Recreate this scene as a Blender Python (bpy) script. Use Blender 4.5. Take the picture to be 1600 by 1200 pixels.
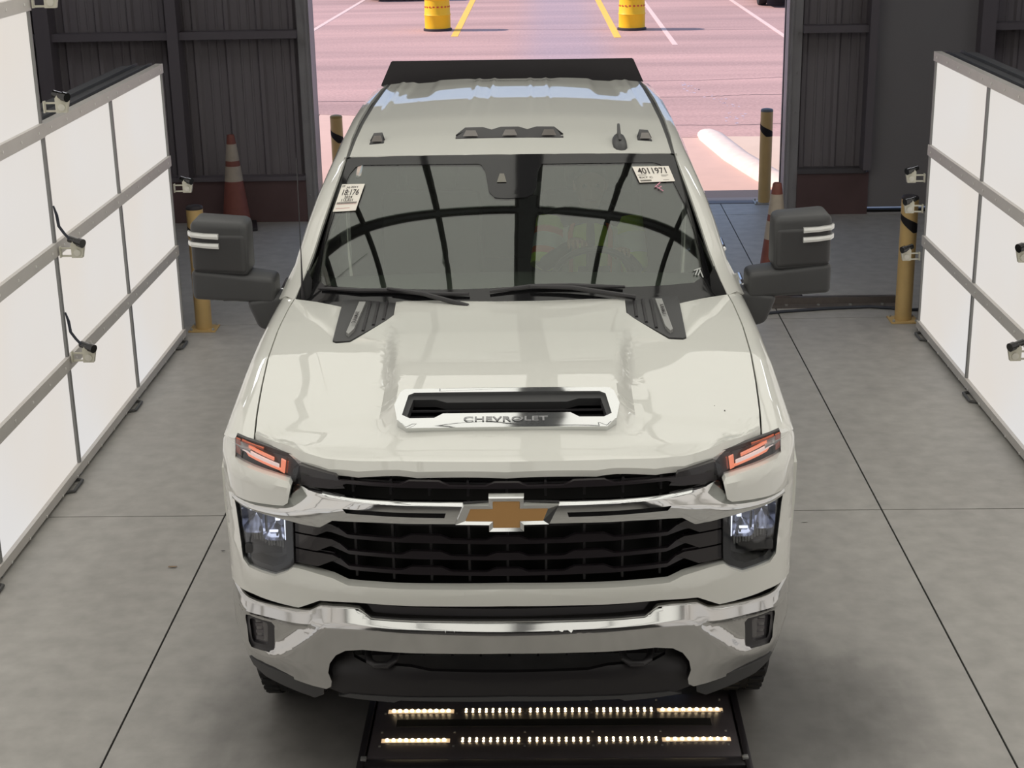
import bpy, bmesh, math, random
from mathutils import Vector, Matrix
random.seed(4)
for o in list(bpy.data.objects): bpy.data.objects.remove(o)
SC = bpy.context.scene
COL = SC.collection
PI = math.pi

# ------------------------------------------------------------ camera, sky, sun, exposure
cd = bpy.data.cameras.new('camera'); cam = bpy.data.objects.new('camera', cd); COL.objects.link(cam)
cd.sensor_width = 36.0; cd.lens = 2432.0 * 36.0 / 1600.0; cd.clip_end = 300
R3 = Matrix(((0.99964617, 0.01103227, 0.02420365), (0.01951406, 0.31417642, -0.94916404), (-0.01807565, 0.94930051, 0.31384997)))
cam.matrix_world = Matrix.Translation((0, 0, 3.17)) @ R3.to_4x4()
SC.camera = cam
SC.view_settings.view_transform = 'Standard'; SC.view_settings.look = 'None'
SC.view_settings.exposure = 0.0; SC.view_settings.gamma = 1.0; SC.view_settings.use_curve_mapping = False
W = bpy.data.worlds.new('world'); SC.world = W; W.use_nodes = True
bgn = W.node_tree.nodes['Background']; bgn.inputs[0].default_value = (0.50, 0.66, 1.0, 1); bgn.inputs[1].default_value = 0.8
sd = bpy.data.lights.new('sun', 'SUN'); sd.energy = 4.8; sd.angle = 0.012; sd.color = (1.0, 0.86, 0.76)
sun = bpy.data.objects.new('sun', sd); COL.objects.link(sun); sun.location = (-20, 30, 20)
sun.rotation_euler = Vector((1.0, -0.10, -0.80)).to_track_quat('-Z', 'Y').to_euler()
PANEL = 0.74        # radiance of the light wall panels
TOPP = 1.0         # radiance of the overhead panels

# ------------------------------------------------------------ materials
def newmat(n):
    m = bpy.data.materials.new(n); m.use_nodes = True
    return m, m.node_tree.nodes, m.node_tree.links, m.node_tree.nodes['Principled BSDF']
def mat(n, col, rough=0.5, metal=0.0, coat=0.0, spec=0.5, noise=0.0, nscale=20, bump=0.0, coatr=0.03):
    m, N, L, b = newmat(n)
    b.inputs['Base Color'].default_value = (*col, 1); b.inputs['Roughness'].default_value = rough
    b.inputs['Metallic'].default_value = metal; b.inputs['Coat Weight'].default_value = coat
    b.inputs['Coat Roughness'].default_value = coatr; b.inputs['Specular IOR Level'].default_value = spec
    if noise or bump:
        t = N.new('ShaderNodeTexCoord'); z = N.new('ShaderNodeTexNoise'); z.inputs['Scale'].default_value = nscale
        z.inputs['Detail'].default_value = 6; L.new(t.outputs['Object'], z.inputs['Vector'])
        if noise:
            mp = N.new('ShaderNodeMapRange'); mp.inputs[3].default_value = 1 - noise; mp.inputs[4].default_value = 1 + noise
            mx = N.new('ShaderNodeMix'); mx.data_type = 'RGBA'; mx.blend_type = 'MULTIPLY'; mx.inputs[0].default_value = 1
            mx.inputs[6].default_value = (*col, 1); L.new(z.outputs[0], mp.inputs[0]); L.new(mp.outputs[0], mx.inputs[7]); L.new(mx.outputs[2], b.inputs['Base Color'])
        if bump:
            bp = N.new('ShaderNodeBump'); bp.inputs['Strength'].default_value = bump; bp.inputs['Distance'].default_value = 0.01
            L.new(z.outputs[0], bp.inputs['Height']); L.new(bp.outputs[0], b.inputs['Normal'])
    return m
def emit(n, col, s):
    m, N, L, b = newmat(n)
    b.inputs['Base Color'].default_value = (0.5, 0.5, 0.5, 1); b.inputs['Emission Color'].default_value = (*col, 1); b.inputs['Emission Strength'].default_value = s
    b.inputs['Roughness'].default_value = 0.5
    return m
def glass(n, tint, ior=1.5, rough=0.0):
    m, N, L, b = newmat(n); N.remove(b)
    tr = N.new('ShaderNodeBsdfTransparent'); tr.inputs[0].default_value = (*tint, 1)
    gl = N.new('ShaderNodeBsdfGlossy'); gl.inputs['Roughness'].default_value = rough
    fr = N.new('ShaderNodeFresnel'); ge = N.new('ShaderNodeNewGeometry'); mr = N.new('ShaderNodeMapRange')
    mr.inputs[3].default_value = ior; mr.inputs[4].default_value = 1 / ior; L.new(ge.outputs['Backfacing'], mr.inputs[0]); L.new(mr.outputs[0], fr.inputs[0])
    mx = N.new('ShaderNodeMixShader'); L.new(fr.outputs[0], mx.inputs[0]); L.new(tr.outputs[0], mx.inputs[1]); L.new(gl.outputs[0], mx.inputs[2])
    L.new(mx.outputs[0], N['Material Output'].inputs[0])
    return m

PAINT = mat('white_paint', (0.78, 0.78, 0.73), 0.45, coat=1.0, coatr=0.02)
BLKPL = mat('black_plastic', (0.032, 0.030, 0.033), 0.42)
GRYPL = mat('charcoal_plastic', (0.055, 0.055, 0.057), 0.48)
GRILLE = mat('gloss_black', (0.020, 0.016, 0.019), 0.28)
PIANO = mat('piano_black', (0.018, 0.015, 0.018), 0.20, coat=0.5)
DARK = mat('dark_void', (0.006, 0.006, 0.006), 0.8)
CHROME = mat('chrome', (0.72, 0.73, 0.73), 0.07, metal=1.0)
CHROMEB = mat('bumper_chrome', (0.58, 0.58, 0.575), 0.11, metal=1.0)
GOLD = mat('gold_badge', (0.60, 0.33, 0.12), 0.35, metal=0.2, coat=0.4)
RUBBER = mat('tyre_rubber', (0.015, 0.015, 0.016), 0.8, noise=.2)
ALU = mat('aluminium', (0.42, 0.42, 0.41), 0.45, metal=0.55)
FRAMEM = mat('panel_frame', (0.62, 0.59, 0.56), 0.5, metal=0.0, noise=.08, nscale=6)
POSTM = mat('panel_post', (0.24, 0.24, 0.235), 0.5)
SCREWM = mat('screw_bright', (0.85, 0.83, 0.80), 0.4)
DFRAME = mat('dark_frame', (0.10, 0.10, 0.10), 0.6)
WIND = glass('windshield_glass', (0.80, 0.85, 0.80), 1.90)
SIDEG = glass('tinted_glass', (0.10, 0.11, 0.11), 1.5)
LENS = glass('lamp_lens', (0.80, 0.81, 0.83), 1.45)
FRIT = mat('black_frit', (0.012, 0.012, 0.013), 0.08, coat=0.3)
INTER = mat('interior_trim', (0.07, 0.072, 0.067), 0.8, noise=.1)
SEATM = mat('seat_cloth', (0.09, 0.09, 0.085), 0.9, noise=.15, nscale=60)
PAPER = mat('sticker_paper', (0.95, 0.90, 0.82), 0.7)
INK = mat('ink', (0.05, 0.04, 0.04), 0.8)
REDINK = mat('red_ink', (0.55, 0.12, 0.12), 0.8)
PINKINK = mat('pink_marker', (0.75, 0.35, 0.45), 0.7)
WHITEL = mat('clear_signal_lens', (0.78, 0.78, 0.76), 0.15, coat=1.0)
AMBER = emit('amber_lamp', (1.0, 0.20, 0.055), 1.15)
AMBRED = mat('amber_reflector', (0.75, 0.16, 0.07), 0.25, coat=1)
LEDW = emit('led_bar_white', (1.0, 0.72, 0.62), 0.95)
HEADL = emit('headlamp_glow', (0.84, 0.88, 1.0), 1.9)
REFL = mat('lamp_reflector', (0.62, 0.63, 0.68), 0.18, metal=1.0)
YELP = mat('yellow_paint', (0.60, 0.41, 0.17), 0.55, noise=.10, nscale=9)
BLKSTR = mat('black_stripe', (0.03, 0.025, 0.03), 0.6)
ORNG = mat('cone_orange', (0.26, 0.085, 0.065), 0.6, noise=.25, nscale=14)
CONEW = mat('cone_band', (0.48, 0.41, 0.33), 0.5, noise=.15, nscale=20)
BRACK = mat('cream_bracket', (0.62, 0.60, 0.50), 0.5)
LENSB = mat('camera_black', (0.01, 0.01, 0.01), 0.2, coat=.5)
CABLE = mat('cable_black', (0.03, 0.035, 0.05), 0.5)
STEELD = mat('dark_steel', (0.075, 0.075, 0.08), 0.6, metal=0.2, noise=.2, nscale=8)
STEELR = mat('steel_rail', (0.16, 0.14, 0.13), 0.5, metal=0.4, noise=.2, nscale=30)
SKIN = mat('skin', (0.35, 0.20, 0.14), 0.6)
VESTG = mat('vest_lime', (0.55, 0.75, 0.05), 0.8)
VESTO = mat('vest_orange', (0.85, 0.22, 0.10), 0.8)
VESTS = mat('vest_silver', (0.70, 0.74, 0.76), 0.4)
CLOTH = mat('dark_shirt', (0.05, 0.05, 0.06), 0.9)
HAIR = mat('dark_hair', (0.02, 0.015, 0.012), 0.7)
TEXTG = mat('engraved_grey', (0.33, 0.33, 0.34), 0.4, metal=.6)
DRUMY = mat('drum_yellow', (0.95, 0.56, 0.01), 0.5)
LINEW = mat('lane_white', (0.78, 0.58, 0.54), 0.8, noise=.1, nscale=5)
LINEY = mat('lane_yellow', (0.95, 0.55, 0.10), 0.8, noise=.1, nscale=5)
CARB = mat('dark_car_paint', (0.02, 0.03, 0.045), 0.3, coat=1)
MUD = mat('dirt', (0.28, 0.20, 0.13), 0.9)
LEDM = emit('led_point', (1.0, 0.78, 0.45), 9.0)
LEDGLOW = emit('led_channel_bright', (1.0, 0.66, 0.34), 0.60)

def floor_mat():
    m, N, L, b = newmat('concrete_floor')
    t = N.new('ShaderNodeTexCoord')
    n1 = N.new('ShaderNodeTexNoise'); n1.inputs['Scale'].default_value = 0.9; n1.inputs['Detail'].default_value = 8; n1.inputs['Roughness'].default_value = .62
    n2 = N.new('ShaderNodeTexNoise'); n2.inputs['Scale'].default_value = 9; n2.inputs['Detail'].default_value = 8
    mp = N.new('ShaderNodeMapping'); mp.inputs['Scale'].default_value = (1, .35, 1)
    L.new(t.outputs['Object'], mp.inputs[0]); L.new(mp.outputs[0], n1.inputs['Vector']); L.new(t.outputs['Object'], n2.inputs['Vector'])
    r = N.new('ShaderNodeValToRGB'); r.color_ramp.elements[0].position = .32; r.color_ramp.elements[0].color = (0.385, 0.37, 0.35, 1)
    r.color_ramp.elements[1].position = .68; r.color_ramp.elements[1].color = (0.48, 0.465, 0.437, 1)
    L.new(n1.outputs[0], r.inputs[0])
    mr = N.new('ShaderNodeMapRange'); mr.inputs[1].default_value = .3; mr.inputs[2].default_value = .7; mr.inputs[3].default_value = .88; mr.inputs[4].default_value = 1.1
    L.new(n2.outputs[0], mr.inputs[0])
    mx = N.new('ShaderNodeMix'); mx.data_type = 'RGBA'; mx.blend_type = 'MULTIPLY'; mx.inputs[0].default_value = 1
    L.new(r.outputs[0], mx.inputs[6]); L.new(mr.outputs[0], mx.inputs[7]); L.new(mx.outputs[2], b.inputs['Base Color'])
    sx = N.new('ShaderNodeSeparateXYZ'); L.new(t.outputs['Object'], sx.inputs[0])
    def mth(op, a, b_):
        q = N.new('ShaderNodeMath'); q.operation = op
        for i_, v in enumerate((a, b_)):
            if v is None: continue
            if isinstance(v, (int, float)): q.inputs[i_].default_value = v
            else: L.new(v, q.inputs[i_])
        return q.outputs[0]
    # shade under the truck front painted into the floor colour, noisy edges
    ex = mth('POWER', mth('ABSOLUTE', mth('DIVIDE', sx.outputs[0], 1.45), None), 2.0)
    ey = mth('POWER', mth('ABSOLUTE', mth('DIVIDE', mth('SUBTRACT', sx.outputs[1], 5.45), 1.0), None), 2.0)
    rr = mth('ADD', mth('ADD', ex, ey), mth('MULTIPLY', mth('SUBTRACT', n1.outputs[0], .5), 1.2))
    shade_ = N.new('ShaderNodeMapRange'); shade_.interpolation_type = 'SMOOTHSTEP'; shade_.inputs[1].default_value = .35; shade_.inputs[2].default_value = 1.15; shade_.inputs[3].default_value = .42; shade_.inputs[4].default_value = 1.0
    L.new(rr, shade_.inputs[0])
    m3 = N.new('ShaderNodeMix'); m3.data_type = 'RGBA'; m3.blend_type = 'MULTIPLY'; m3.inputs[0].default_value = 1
    L.new(mx.outputs[2], m3.inputs[6]); L.new(shade_.outputs[0], m3.inputs[7]); L.new(m3.outputs[2], b.inputs['Base Color'])
    b.inputs['Roughness'].default_value = .5
    bp = N.new('ShaderNodeBump'); bp.inputs['Strength'].default_value = .08; L.new(n2.outputs[0], bp.inputs['Height']); L.new(bp.outputs[0], b.inputs['Normal'])
    return m
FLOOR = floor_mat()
def asphalt_mat():
    m, N, L, b = newmat('asphalt_lot')
    t = N.new('ShaderNodeTexCoord')
    mp = N.new('ShaderNodeMapping'); mp.inputs['Scale'].default_value = (.12, 1.1, 1)
    n1 = N.new('ShaderNodeTexNoise'); n1.inputs['Scale'].default_value = .8; n1.inputs['Detail'].default_value = 7
    n2 = N.new('ShaderNodeTexNoise'); n2.inputs['Scale'].default_value = 22; n2.inputs['Detail'].default_value = 6
    L.new(t.outputs['Object'], mp.inputs[0]); L.new(mp.outputs[0], n1.inputs['Vector']); L.new(t.outputs['Object'], n2.inputs['Vector'])
    r = N.new('ShaderNodeValToRGB'); r.color_ramp.elements[0].position = .3; r.color_ramp.elements[0].color = (0.40, 0.255, 0.24, 1)
    r.color_ramp.elements[1].position = .7; r.color_ramp.elements[1].color = (0.62, 0.385, 0.355, 1)
    L.new(n1.outputs[0], r.inputs[0])
    mr = N.new('ShaderNodeMapRange'); mr.inputs[1].default_value = .3; mr.inputs[2].default_value = .7; mr.inputs[3].default_value = .85; mr.inputs[4].default_value = 1.12
    L.new(n2.outputs[0], mr.inputs[0])
    # lavender band running down the middle of the lot
    sx = N.new('ShaderNodeSeparateXYZ'); L.new(t.outputs['Object'], sx.inputs[0])
    ad = N.new('ShaderNodeMath'); ad.operation = 'ADD'; ad.inputs[1].default_value = -0.35; L.new(sx.outputs[0], ad.inputs[0])
    ab = N.new('ShaderNodeMath'); ab.operation = 'ABSOLUTE'; L.new(ad.outputs[0], ab.inputs[0])
    lr = N.new('ShaderNodeMapRange'); lr.interpolation_type = 'SMOOTHSTEP'; lr.inputs[1].default_value = .25; lr.inputs[2].default_value = 1.2; lr.inputs[3].default_value = .42; lr.inputs[4].default_value = 0
    L.new(ab.outputs[0], lr.inputs[0])
    m0 = N.new('ShaderNodeMix'); m0.data_type = 'RGBA'; m0.inputs[7].default_value = (0.34, 0.31, 0.40, 1)
    L.new(lr.outputs[0], m0.inputs[0]); L.new(r.outputs[0], m0.inputs[6])
    mx = N.new('ShaderNodeMix'); mx.data_type = 'RGBA'; mx.blend_type = 'MULTIPLY'; mx.inputs[0].default_value = 1
    L.new(m0.outputs[2], mx.inputs[6]); L.new(mr.outputs[0], mx.inputs[7]); L.new(mx.outputs[2], b.inputs['Base Color'])
    b.inputs['Roughness'].default_value = .85
    return m
ASPH = asphalt_mat()
APRON = mat('apron_concrete', (0.70, 0.47, 0.40), 0.85, noise=.1, nscale=3)
SIDEW = mat('side_concrete', (0.72, 0.55, 0.45), 0.85, noise=.06, nscale=3)
KERBM = mat('kerb_concrete', (0.80, 0.66, 0.60), 0.85, noise=.15, nscale=9)
def wall_mat():
    m, N, L, b = newmat('ribbed_metal_wall')
    b.inputs['Base Color'].default_value = (0.080, 0.074, 0.078, 1); b.inputs['Roughness'].default_value = .7
    t = N.new('ShaderNodeTexCoord'); n = N.new('ShaderNodeTexNoise'); n.inputs['Scale'].default_value = 1.0
    mp = N.new('ShaderNodeMapping'); mp.inputs['Scale'].default_value = (8, 1, .5); L.new(t.outputs['Object'], mp.inputs[0]); L.new(mp.outputs[0], n.inputs[0])
    r = N.new('ShaderNodeValToRGB'); r.color_ramp.elements[0].color = (0.19, 0.165, 0.18, 1); r.color_ramp.elements[1].color = (0.27, 0.245, 0.25, 1)
    L.new(n.outputs[0], r.inputs[0]); L.new(r.outputs[0], b.inputs['Base Color'])
    return m
WALLM = wall_mat()
GIRT = mat('girt_steel', (0.17, 0.15, 0.165), 0.6, metal=.1)
JAMB = mat('door_frame_steel', (0.36, 0.345, 0.35), 0.5, metal=.2, noise=.15, nscale=5)
WAINS = mat('red_brown_base', (0.14, 0.085, 0.085), 0.8, noise=.25, nscale=3)
GREYD = mat('grey_door', (0.25, 0.235, 0.24), 0.6, noise=.06, nscale=1)
CEIL = mat('ceiling_dark', (0.10, 0.10, 0.105), 0.8)
LIT = emit('lit_panel', (1.0, 0.965, 0.925), PANEL)
LIT.node_tree.nodes['Principled BSDF'].inputs['Base Color'].default_value = (.06, .06, .06, 1)
LIT.node_tree.nodes['Principled BSDF'].inputs['Roughness'].default_value = .7
def lit_var():
    N = LIT.node_tree.nodes; L = LIT.node_tree.links
    t = N.new('ShaderNodeTexCoord'); n = N.new('ShaderNodeTexNoise'); n.inputs['Scale'].default_value = .55; n.inputs['Detail'].default_value = 2
    L.new(t.outputs['Object'], n.inputs[0])
    r = N.new('ShaderNodeValToRGB'); r.color_ramp.elements[0].position = .35; r.color_ramp.elements[0].color = (0.96, 0.89, 0.81, 1)
    r.color_ramp.elements[1].position = .65; r.color_ramp.elements[1].color = (0.955, 0.94, 0.93, 1)
    L.new(n.outputs[0], r.inputs[0]); L.new(r.outputs[0], N['Principled BSDF'].inputs['Emission Color'])
lit_var()
LITTOP = emit('lit_overhead_panel', (1.0, 0.985, 0.90), TOPP)

# ------------------------------------------------------------ helpers
def finish(name, bm, m, parent=None, smooth=True, ang=32):
    bmesh.ops.recalc_face_normals(bm, faces=bm.faces[:])
    me = bpy.data.meshes.new(name); bm.to_mesh(me); bm.free()
    me.materials.append(m)
    if smooth:
        me.polygons.foreach_set('use_smooth', [True] * len(me.polygons))
        me.set_sharp_from_angle(angle=math.radians(ang))
    o = bpy.data.objects.new(name, me); COL.objects.link(o)
    if parent is not None: o.parent = parent
    return o
def empty(name, loc=(0, 0, 0), rot=(0, 0, 0), parent=None):
    o = bpy.data.objects.new(name, None); COL.objects.link(o); o.location = loc; o.rotation_euler = rot; o.empty_display_size = .2
    if parent is not None: o.parent = parent
    return o
def tag(o, label, cat, group=None, kind=None):
    o['label'] = label; o['category'] = cat
    if group: o['group'] = group
    if kind: o['kind'] = kind
    return o
def struct(o): o['kind'] = 'structure'; return o
def bx(bm, c, s, bev=0.0, rot=None, taper=None):
    r = bmesh.ops.create_cube(bm, size=1.0); vs = r['verts']
    for v in vs: v.co = Vector((v.co.x * s[0], v.co.y * s[1], v.co.z * s[2]))
    if bev > 0:
        es = list({e for v in vs for e in v.link_edges})
        rr = bmesh.ops.bevel(bm, geom=es, offset=bev, segments=2, profile=.6, affect='EDGES')
        vs = list({v for f in rr['faces'] for v in f.verts} | {v for v in vs if v.is_valid})
        # collect whole island
        seen = set(vs); st = list(vs)
        while st:
            a = st.pop()
            for e in a.link_edges:
                b_ = e.other_vert(a)
                if b_ not in seen: seen.add(b_); st.append(b_)
        vs = list(seen)
    M = Matrix.Translation(c) @ (rot.to_4x4() if rot is not None else Matrix.Identity(4))
    for v in vs: v.co = M @ v.co
    return vs
def box(name, c, s, m, parent=None, bev=0.0, rot=None):
    bm = bmesh.new(); bx(bm, c, s, bev, rot); return finish(name, bm, m, parent, smooth=bev > 0)
def boxes(name, L, m, parent=None, bev=0.0):
    bm = bmesh.new()
    for c, s in L: bx(bm, c, s, bev)
    return finish(name, bm, m, parent, smooth=bev > 0)
def tube_into(bm, pts, rad, seg=10, cap=True):
    pts = [Vector(p) for p in pts]; n = len(pts)
    rads = rad if isinstance(rad, (list, tuple)) else [rad] * n
    rings = []; up = Vector((0, 0, 1))
    for i, p in enumerate(pts):
        d = (pts[min(i + 1, n - 1)] - pts[max(i - 1, 0)]).normalized()
        a = d.cross(up)
        if a.length < 1e-3: a = d.cross(Vector((1, 0, 0)))
        a.normalize(); b = d.cross(a)
        rings.append([bm.verts.new(p + (a * math.cos(2 * PI * k / seg) + b * math.sin(2 * PI * k / seg)) * rads[i]) for k in range(seg)])
    for i in range(n - 1):
        for k in range(seg):
            bm.faces.new((rings[i][k], rings[i][(k + 1) % seg], rings[i + 1][(k + 1) % seg], rings[i + 1][k]))
    if cap: bm.faces.new(rings[0]); bm.faces.new(rings[-1][::-1])
def tube(name, pts, rad, m, parent=None, seg=10):
    bm = bmesh.new(); tube_into(bm, pts, rad, seg); return finish(name, bm, m, parent)
def lathe(name, prof, m, parent=None, seg=32, axis='z', c=(0, 0, 0)):
    bm = bmesh.new(); rings = []
    for r, h in prof:
        ring = []
        for k in range(seg):
            a = 2 * PI * k / seg
            if axis == 'z': p = (r * math.cos(a), r * math.sin(a), h)
            elif axis == 'x': p = (h, r * math.cos(a), r * math.sin(a))
            else: p = (r * math.cos(a), h, r * math.sin(a))
            ring.append(bm.verts.new(Vector(p) + Vector(c)))
        rings.append(ring)
    for i in range(len(rings) - 1):
        for k in range(seg): bm.faces.new((rings[i][k], rings[i][(k + 1) % seg], rings[i + 1][(k + 1) % seg], rings[i + 1][k]))
    if prof[0][0] > 1e-4: bm.faces.new(rings[0])
    if prof[-1][0] > 1e-4: bm.faces.new(rings[-1])
    bmesh.ops.remove_doubles(bm, verts=bm.verts[:], dist=1e-5)
    return finish(name, bm, m, parent)
def fill2d(poly, holes, step):
    bm = bmesh.new()
    for loop in [poly] + list(holes):
        vs = [bm.verts.new((p[0], p[1], 0)) for p in loop]
        for i in range(len(vs)): bm.edges.new((vs[i], vs[(i + 1) % len(vs)]))
    bmesh.ops.triangle_fill(bm, use_beauty=True, use_dissolve=False, edges=bm.edges[:])
    if step:
        us = [p[0] for p in poly]; vs_ = [p[1] for p in poly]
        for ax, (lo, hi), st in ((0, (min(us), max(us)), step[0]), (1, (min(vs_), max(vs_)), step[1])):
            if not st: continue
            k = math.ceil(lo / st)
            while k * st < hi:
                co = [0, 0, 0]; no = [0, 0, 0]; co[ax] = k * st; no[ax] = 1
                bmesh.ops.bisect_plane(bm, geom=bm.verts[:] + bm.edges[:] + bm.faces[:], plane_co=co, plane_no=no, dist=1e-5)
                k += 1
    return bm
def plate(name, poly, mapf, m, parent=None, holes=(), step=(.05, .05), thick=.02, ang=32, sides=True):
    """a sheet outlined in (u,v), laid on the surface mapf(u,v,d) (d = depth behind the outer skin), with real thickness"""
    b2 = fill2d(poly, holes, step)
    bm = bmesh.new(); f = {}; k = {}
    for v in b2.verts:
        f[v] = bm.verts.new(mapf(v.co.x, v.co.y, 0.0)); k[v] = bm.verts.new(mapf(v.co.x, v.co.y, thick))
    for fc in b2.faces:
        bm.faces.new([f[v] for v in fc.verts]); bm.faces.new([k[v] for v in reversed(fc.verts)])
    for e in b2.edges:
        if len(e.link_faces) == 1:
            a, b = e.verts; bm.faces.new((f[a], f[b], k[b], k[a]))
    b2.free()
    return finish(name, bm, m, parent, ang=ang)
def loft(name, secs, m, parent=None, thick=0.0, close=False, ang=32, caps=False):
    bm = bmesh.new(); R = [[bm.verts.new(p) for p in s] for s in secs]
    n = len(R[0])
    for i in range(len(R) - 1):
        for j in range(n if close else n - 1):
            bm.faces.new((R[i][j], R[i][(j + 1) % n], R[i + 1][(j + 1) % n], R[i + 1][j]))
    if caps: bm.faces.new(R[0]); bm.faces.new(R[-1][::-1])
    if thick:
        bmesh.ops.recalc_face_normals(bm, faces=bm.faces[:]); bmesh.ops.solidify(bm, geom=bm.faces[:], thickness=thick)
    return finish(name, bm, m, parent, ang=ang)
def extrude_poly(name, poly, mapf, m, parent=None, depth=1.0, bev=0):
    bm = bmesh.new(); a = [bm.verts.new(mapf(p[0], p[1], 0)) for p in poly]; b = [bm.verts.new(mapf(p[0], p[1], depth)) for p in poly]
    n = len(poly); bm.faces.new(a); bm.faces.new(b[::-1])
    for i in range(n): bm.faces.new((a[i], a[(i + 1) % n], b[(i + 1) % n], b[i]))
    if bev: bmesh.ops.bevel(bm, geom=bm.edges[:], offset=bev, segments=2, affect='EDGES')
    return finish(name, bm, m, parent, smooth=bev > 0)
def text_geo(s, size, align='LEFT', xs=1.0):
    cu = bpy.data.curves.new('t', 'FONT'); cu.body = s; cu.size = size; cu.align_x = align; cu.extrude = 0; cu.resolution_u = 4; cu.offset = size * .012
    o = bpy.data.objects.new('t', cu); COL.objects.link(o)
    bpy.context.view_layer.update()
    dg = bpy.context.evaluated_depsgraph_get(); me = bpy.data.meshes.new_from_object(o.evaluated_get(dg))
    vs = [(v.co.x * xs, v.co.y) for v in me.vertices]; fs = [tuple(p.vertices) for p in me.polygons]
    bpy.data.objects.remove(o); bpy.data.curves.remove(cu); bpy.data.meshes.remove(me)
    return vs, fs
def text_obj(name, items, mapf, m, parent):
    """items: (string, u, v, size, xscale); glyph faces laid on mapf(u,v)"""
    bm = bmesh.new()
    for s, u, v, size, xs in items:
        vs, fs = text_geo(s, size, 'LEFT', xs)
        V = [bm.verts.new(mapf(u + a, v + b)) for a, b in vs]
        for f in fs:
            try: bm.faces.new([V[i] for i in f])
            except ValueError: pass
    return finish(name, bm, m, parent, smooth=False)
def ip(x, xs, ys):
    if x <= xs[0]: return ys[0]
    for i in range(1, len(xs)):
        if x <= xs[i]:
            t = (x - xs[i - 1]) / (xs[i] - xs[i - 1]); return ys[i - 1] + (ys[i] - ys[i - 1]) * t
    return ys[-1]
def ss(a, b, x):
    t = max(0.0, min(1.0, (x - a) / (b - a))); return t * t * (3 - 2 * t)
def mir(poly): return [(-p[0], p[1]) for p in poly]
def full(half):   # half outline from centre top round to centre bottom (x>=0) -> closed symmetric outline
    return half + [(-p[0], p[1]) for p in reversed(half) if abs(p[0]) > 1e-6]

# ------------------------------------------------------------ the building
def slab(name, x0, x1, y0, y1, z0, z1, m): return struct(box(name, ((x0 + x1) / 2, (y0 + y1) / 2, (z0 + z1) / 2), (x1 - x0, y1 - y0, z1 - z0), m))
# floor: concrete slabs parted by saw-cut joints
jx = [-7.2, -1.70, 1.705, 7.2]; jy = [-6.0, .3, 3.9, 7.455, 11.05, 14.66, 15.18]
bm = bmesh.new(); g = .0045
for i in range(3):
    for j in range(6):
        x0, x1, y0, y1 = jx[i] + g, jx[i + 1] - g, jy[j] + g, jy[j + 1] - g
        if j == 0: pass
        bx(bm, ((x0 + x1) / 2, (y0 + y1) / 2, -.1), (x1 - x0, y1 - y0, .2))
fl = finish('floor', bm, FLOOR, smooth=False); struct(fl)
slab('floor_joint_fill', -7.2, 7.2, -6, 15.18, -.3, -.006, DARK)
box_thr = slab('trim_threshold', -3.2, 3.2, 15.185, 15.46, -.2, .004, mat('threshold_steel', (0.13, 0.12, 0.125), .5, metal=.3))
slab('trim_sill', -3.2, 3.2, 15.465, 15.84, -.2, .002, mat('sill_concrete', (0.10, 0.09, 0.10), .8, noise=.1))
# ribbed walls around the doorway
def ribbed(name, x0, x1, z0, z1, y, pitch=.30):
    bm = bmesh.new(); pts = []; x = x0
    while x < x1 - 1e-6:
        for dx, dy in ((0, 0), (.02, .03), (.055, .03), (.075, 0), (.14, 0), (.147, .008), (.16, .008), (.167, 0), (.225, 0), (.232, .008), (.245, .008), (.252, 0)):
            if x + dx < x1: pts.append((x + dx, y - .0 - dy))
        x += pitch
    pts.append((x1, y))
    a = [bm.verts.new((p[0], p[1], z0)) for p in pts]; b = [bm.verts.new((p[0], p[1], z1)) for p in pts]
    for i in range(len(pts) - 1): bm.faces.new((a[i], a[i + 1], b[i + 1], b[i]))
    c = [bm.verts.new((p[0], y + .10, z0)) for p in (pts[0], pts[-1])]; d = [bm.verts.new((p[0], y + .10, z1)) for p in (pts[0], pts[-1])]
    bm.faces.new((c[0], c[1], d[1], d[0])); bm.faces.new((a[0], c[0], d[0], b[0])); bm.faces.new((a[-1], b[-1], d[1], c[1]))
    return struct(finish(name, bm, WALLM, smooth=False))
ribbed('wall_back_left', -7.2, -2.30, .43, 4.6, 14.74)
ribbed('wall_back_right', 2.36, 2.98, .43, 4.6, 14.74)
ribbed('wall_back_far_right', 4.0, 7.2, .0, 4.6, 14.74)
slab('baseboard_back_left', -7.2, -2.30, 14.62, 14.84, 0, .40, WAINS)
slab('baseboard_back_right', 2.36, 3.03, 14.62, 14.84, 0, .40, WAINS)
slab('trim_base_cap_left', -7.2, -2.3, 14.60, 14.84, .40, .44, GIRT)
slab('trim_base_cap_right', 2.36, 3.0, 14.60, 14.84, .395, .44, mat('cap_grey', (0.11, 0.10, 0.105), .6))
slab('trim_girt_left', -7.2, -2.3, 14.56, 14.70, 1.73, 1.80, GIRT)
slab('trim_girt_right', 2.36, 2.98, 14.56, 14.70, 1.70, 1.765, GIRT)
slab('trim_girt_far_right', 4.0, 7.2, 14.56, 14.70, 1.70, 1.765, GIRT)
for k, (x, w) in enumerate(((-3.43, .10), (-4.63, .14), (2.985, .07), (4.02, .13))):
    slab('trim_column_%d' % (k + 1), x - w / 2, x + w / 2, 14.50, 14.62 + (.1 if k < 2 else 0.08), .44 if k < 3 else 0, 4.6, GIRT)
slab('trim_column_5', -4.95, -4.80, 14.4, 14.6, 0, 4.6, GIRT)
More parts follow.
